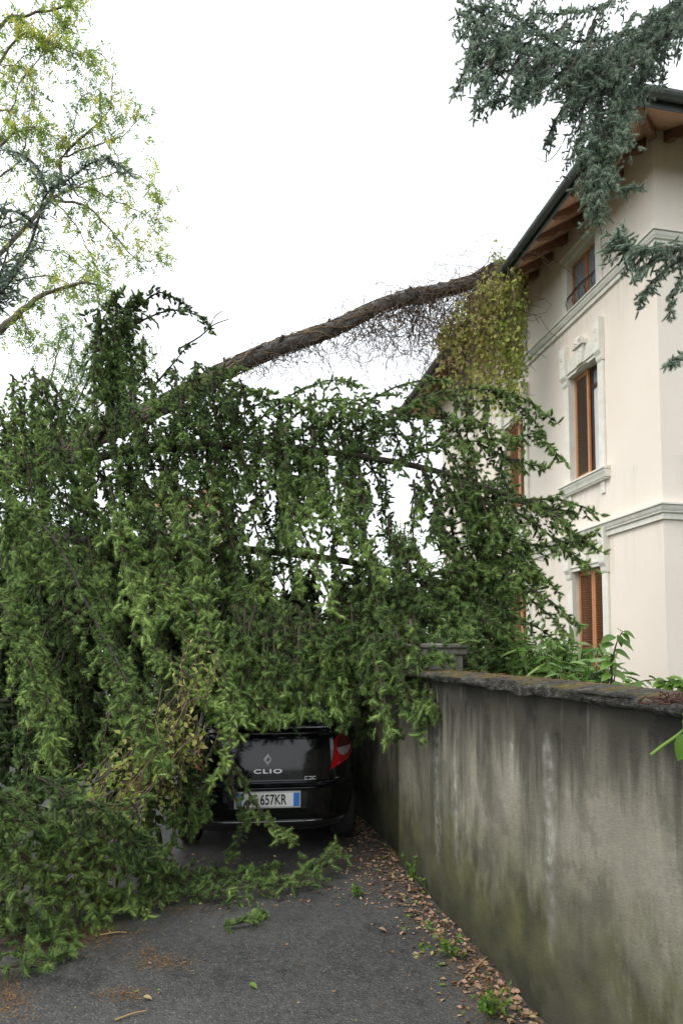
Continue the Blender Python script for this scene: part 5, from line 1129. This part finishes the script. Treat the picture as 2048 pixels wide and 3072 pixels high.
for (lab, pts, seed) in (('low leafy spray arching over the coping, with pointed leaves', [(1780, 2085, 2.8), (1860, 2060, 2.75), (1950, 2040, 2.65), (2030, 2050, 2.55)], 1), ('leafy spray hugging the back edge of the coping', [(1720, 2070, 3.0), (1800, 2072, 2.9), (1880, 2078, 2.78), (1960, 2070, 2.68)], 2), ('leafy spray with glossy leaves beside the dried red cluster on the coping', [(1990, 2100, 2.6), (2040, 2060, 2.55), (2090, 2040, 2.5)], 3)):
    r = np.random.default_rng(seed+40); p0 = px(*pts[0]); t = wthing('leafy_spray', lab, 'plant', (p0[0], p0[1], 0)); g = Geo(); Q = g.tube([(p0[0], p0[1], 0), p0*np.array((1, 1, .7))]+pxs(pts), .005, .002, 40, 5); g.obj('stem', M['twig'], t, True)
    for k in range(34):
        i = int(r.uniform(20, 39.9)); leaf_obj(t, Q[i]+r.normal(0, .012, 3), (r.normal(0, 1), -abs(r.normal(0, .6)), r.normal(-.25, .4)), (r.normal(0, .3), -.5, 1), r.uniform(.035, .068), r.choice([.1, .2, .3, .4, .6]))
vtp = wthing('vine_shoot', 'pale green shoot with one leaf dangling over the road side of the wall', 'plant', (1.55, 1.74, 0))
g = Geo(); g.tube([(1.55, 1.74, 0), (1.50, 1.76, 1.52)]+pxs([(2110, 2120, 1.72), (2048, 2192, 1.70), (1985, 2238, 1.68), (1950, 2265, 1.67)]), .006, .004, 24, 6, tint=.9); g.obj('stem', M['leaf_broad'], vtp, True)
leaf_obj(vtp, px(2064, 2200, 1.66), pxdir(-26, 50, -10), (-.4, -1, .3), .075, .3); leaf_obj(vtp, px(2075, 2150, 1.66), pxdir(-10, 60, -10), (-.4, -1, .3), .07, .5)
sd = wthing('dry_seed_head', 'dark red dried plant cluster lying on the coping', 'plant', pz(2010, 2110, 1.512)); g = Geo(); r = np.random.default_rng(3)
for _ in range(45):
    p = pz(2020, 2112, 1.512)+np.array((r.normal(0, .05), r.normal(0, .02), abs(r.normal(0, .008)))); g.tube([p, p+r.normal(0, .012, 3)+UP*.004, p+np.array((r.normal(0, .03), r.normal(0, .02), .006))], .0028, .0018, 5, 4)
g.obj('seeds', mottled('dry_red_seed', (.035, .014, .010), (.075, .03, .020), 40, .8), sd, False, 'stuff')

# ------------------------------------------------------------------ creeper trailing on the left of the heap
for (lab, pts, n, seed, tn) in (('dry yellow-brown creeper trailing from the heap down to the road', [(560, 2050, 4.6), (480, 2200, 4.5), (400, 2350, 4.45), (310, 2480, 4.4), (220, 2640, 4.2)], 60, 1, .45), ('greener creeper with small leaves growing over the ground boughs', [(330, 2330, 4.3), (270, 2480, 4.2), (230, 2600, 4.1), (190, 2740, 4.0)], 60, 2, .1), ('thin creeper stems hanging beside the car tail lamp', [(600, 1980, 4.8), (560, 2150, 4.7), (520, 2300, 4.7), (500, 2480, 4.7)], 40, 3, .6)):
    r = np.random.default_rng(seed+60); A = spline(pxs(pts), 30); A[:, 2] = np.maximum(A[:, 2], .05); t = wthing('trailing_creeper', lab, 'vine', (A[-1][0], A[-1][1], 0)); S, R, P, D, T = [], [], [], [], []
    for _ in range(n):
        a = int(r.uniform(0, 18)); b_ = int(r.uniform(a+8, 30)); Q = spline(A[a:b_][::3]+r.normal(0, .035, (len(A[a:b_][::3]), 3))+r.normal(0, .10, 3), 16); Q[:, 2] = np.maximum(Q[:, 2], .02); S.append(Q); R.append(np.full(16, r.uniform(.002, .0045)))
        for k in range(16):
            if r.random() < .5: P.append(Q[k]+r.normal(0, .02, 3)); D.append(DOWN*.4+r.normal(0, .7, 3)); T.append(tn+r.normal(0, .2))
    g = Geo(); g.add(*tubes(np.array(S), np.array(R), 4), np.repeat(r.uniform(.1, .75, n), 64)); g.obj('stems', M['vine_stem'], t, True, 'stuff')
    m = len(P); l = r.uniform(.03, .07, m); g = Geo(); g.add(*leaves(P, D, r.normal(0, .5, (m, 3))+UP-np.array((0, .5, 0)), l, l*.6, np.array(T))); g.obj('leaves', M['leaf_creeper'], t, False, 'stuff')

# ------------------------------------------------------------------ torn branches on the road
def torn(label, pts, seed, **k):
    P = [pz(*p) for p in pts]; t = wthing('torn_branch', label, 'branch', (P[0][0], P[0][1], 0)); bough(P, parent=t, seed=seed, r=(.008, .003), **{**dict(side=.2, hang=.12, dens=.9, step=.05, taper=.4, tint=.44), **k}); return t
torn('long torn spruce branch lying across the road behind the car', [(560, 2690, .06), (700, 2668, .07), (830, 2650, .08), (930, 2610, .10), (1000, 2545, .16)], 901, side=.26)
torn('torn spruce branch flat on the road under the car tail', [(420, 2610, .06), (560, 2625, .06), (700, 2620, .06), (820, 2600, .06)], 902, tint=.26, side=.22)
torn('small torn spruce sprig alone on the asphalt', [(672, 2778, .03), (720, 2768, .035), (762, 2755, .04), (776, 2735, .05)], 903, side=.05, dens=.6, tint=.42)
torn('torn spruce branch at the road edge nearest the dry needle drift', [(-80, 2900, .08), (40, 2900, .07), (130, 2880, .06), (190, 2860, .05)], 904, side=.18, tint=.40)
# torn('torn spruce branch with browned tips beside the creeper foot', [(80, 2960, .05), (10, 2900, .07), (-60, 2870, .08)], 905, side=.2, tint=.36)
torn('torn spruce branch flattened in front of the creeper', [(240, 2700, .10), (320, 2700, .09), (400, 2690, .07), (450, 2680, .05)], 906, side=.22, tint=.34)
# ------------------------------------------------------------------ litter
r = np.random.default_rng(31)
def wall_pt(s, o, z): return np.array((WX0, 0, 0))+WDIR*s+np.array((-WDIR[1], WDIR[0], 0))*o+np.array((0, 0, z))
P, T, L = [], [], []
for _ in range(2300):
    s = r.uniform(2.2, 8.5); w = float(np.interp(s, [2.2, 3, 4, 5, 6, 8.5], [.16, .20, .26, .34, .38, .3])); o = abs(r.normal(0, w*.62))+.02
    if s > 5.2: o -= .05
    P.append(wall_pt(s, o, .006+.02*r.random()*math.exp(-o*5))); T.append(r.choice([.05, .2, .35, .5, .6, .7, .85, 1.0], p=[.12, .14, .2, .18, .12, .1, .08, .06])); L.append(r.uniform(.012, .048))
for _ in range(260):
    q = pz(r.uniform(450, 1150), r.uniform(2560, 2720), .008); P.append(q); T.append(r.random()); L.append(r.uniform(.015, .04))
for _ in range(70):
    q = pz(r.uniform(100, 1350), r.uniform(2700, 3060), .008); P.append(q); T.append(r.random()); L.append(r.uniform(.010, .026))
m = len(P); D = r.normal(0, 1, (m, 3))*np.array((1, 1, .12)); L = np.array(L); g = Geo(); g.add(*leaves(P, D, UP+r.normal(0, .35, (m, 3)), L, L*r.uniform(.45, .8, m), np.array(T), .2))
tag(g.obj('leaf_litter', M['leaf_dead']), 'brown and pink fallen leaves strewn along the foot of the wall and over the road', 'leaves', None, 'stuff')
P, T = [], []
for (x, y, sx, sy, n) in ((480, 2885, 60, 14, 420), (370, 2985, 45, 12, 260), (90, 2815, 130, 26, 1900), (250, 2800, 90, 24, 1100), (30, 2990, 40, 40, 600), (440, 2855, 12, 8, 60), (560, 2730, 60, 10, 200), (1400, 2760, 50, 120, 1500), (1250, 2600, 60, 40, 900), (1480, 2950, 40, 80, 900), (1130, 2560, 60, 30, 500)):
    for _ in range(n): q = pz(x+r.normal(0, sx), y+r.normal(0, sy), .006); q[2] += abs(r.normal(0, .006)); P.append(q); T.append(r.random())
for _ in range(900): s = r.uniform(1.6, 5.0); P.append(wall_pt(s, -r.uniform(.02, .26), ztop(s)+.012)); T.append(r.uniform(.3, 1))
m = len(P); l = r.uniform(.016, .034, m); D = r.normal(0, 1, (m, 3))*np.array((1, 1, .15)); g = Geo(); g.add(*leaves(P, D, UP+r.normal(0, .3, (m, 3)), l, np.full(m, .0028), np.array(T), 0.))
tag(g.obj('needle_litter', M['needle_brown']), 'rusty dry needles drifted on the asphalt and along the coping', 'needles', None, 'stuff')
for (lab, x, y, L, t, mt, ax) in (('bright green leaf lying alone on the asphalt', 748, 2950, .05, .9, 'leaf_broad', (30, 18)), ('pale yellow leaf beside a small needle drift on the asphalt', 430, 2990, .045, .85, 'leaf_dead', (40, 2)), ('reddish leaf at the edge of the leaf litter', 1135, 2785, .05, .55, 'leaf_dead', (30, 8)), ('orange-brown leaf on the asphalt below the creeper', 430, 2705, .05, .4, 'leaf_dead', (-28, 10))):
    o = leaf_obj(None, pz(x, y, .022), (ax[0], -ax[1], .05), (0, 0, 1), L, t, mt, 'fallen_leaf'); tag(o, lab, 'leaf')
for (lab, a, b_) in (('short pale stick on the asphalt by the road edge', (345, 3060), (440, 3032)), ('thin yellow stalk lying between creeper and asphalt', (300, 2805), (380, 2797)), ('dark bent twig at the foot of the wall', (1395, 2935), (1470, 2860))):
    p, q = pz(*a, .012), pz(*b_, .016); g = Geo(); g.tube([p, (p+q)/2+np.array((.01, .01, .004)), q], .005, .003, 8, 5, .9); tag(g.obj('stick', M['vine_stem'], None, True), lab, 'stick')
for (lab, x, y, h, n, seed) in (('small weed tuft at the wall foot near the kinked wall end', 1290, 2690, .26, 60, 1), ('leafy weed at the foot of the wall by the dark twig', 1345, 2870, .14, 40, 2), ('weed clump in the leaf litter at the wall foot by the road corner', 1470, 3050, .12, 44, 3), ('trailing weed under the wall end', 1225, 2640, .2, 40, 4), ('low weed sprouting from the asphalt edge', 1065, 2690, .08, 20, 5)):
    q = pz(x, y, .004); t = wthing('weed', lab, 'plant', q, 'weeds along the wall foot'); rr = np.random.default_rng(seed+90); g = Geo(); P, D = [], []
    for _ in range(7):
        tip = q+np.array((rr.normal(0, h*.5), rr.normal(0, h*.5), h*rr.uniform(.4, 1))); Q = g.tube([q, (q+tip)/2+UP*h*.15, tip], .0025, .0012, 8, 4)
        for _ in range(n//4): P.append(Q[int(rr.uniform(2, 7.9))]); D.append(rr.normal(0, 1, 3)+UP*.2)
    g.obj('stems', M['leaf_broad'], t, True, 'stuff'); m = len(P); l = rr.uniform(.025, .05, m); g = Geo(); g.add(*leaves(P, D, UP+rr.normal(0, .4, (m, 3)), l, l*.5, rr.uniform(.1, .7, m))); g.obj('leaves', M['leaf_broad'], t, False, 'stuff')
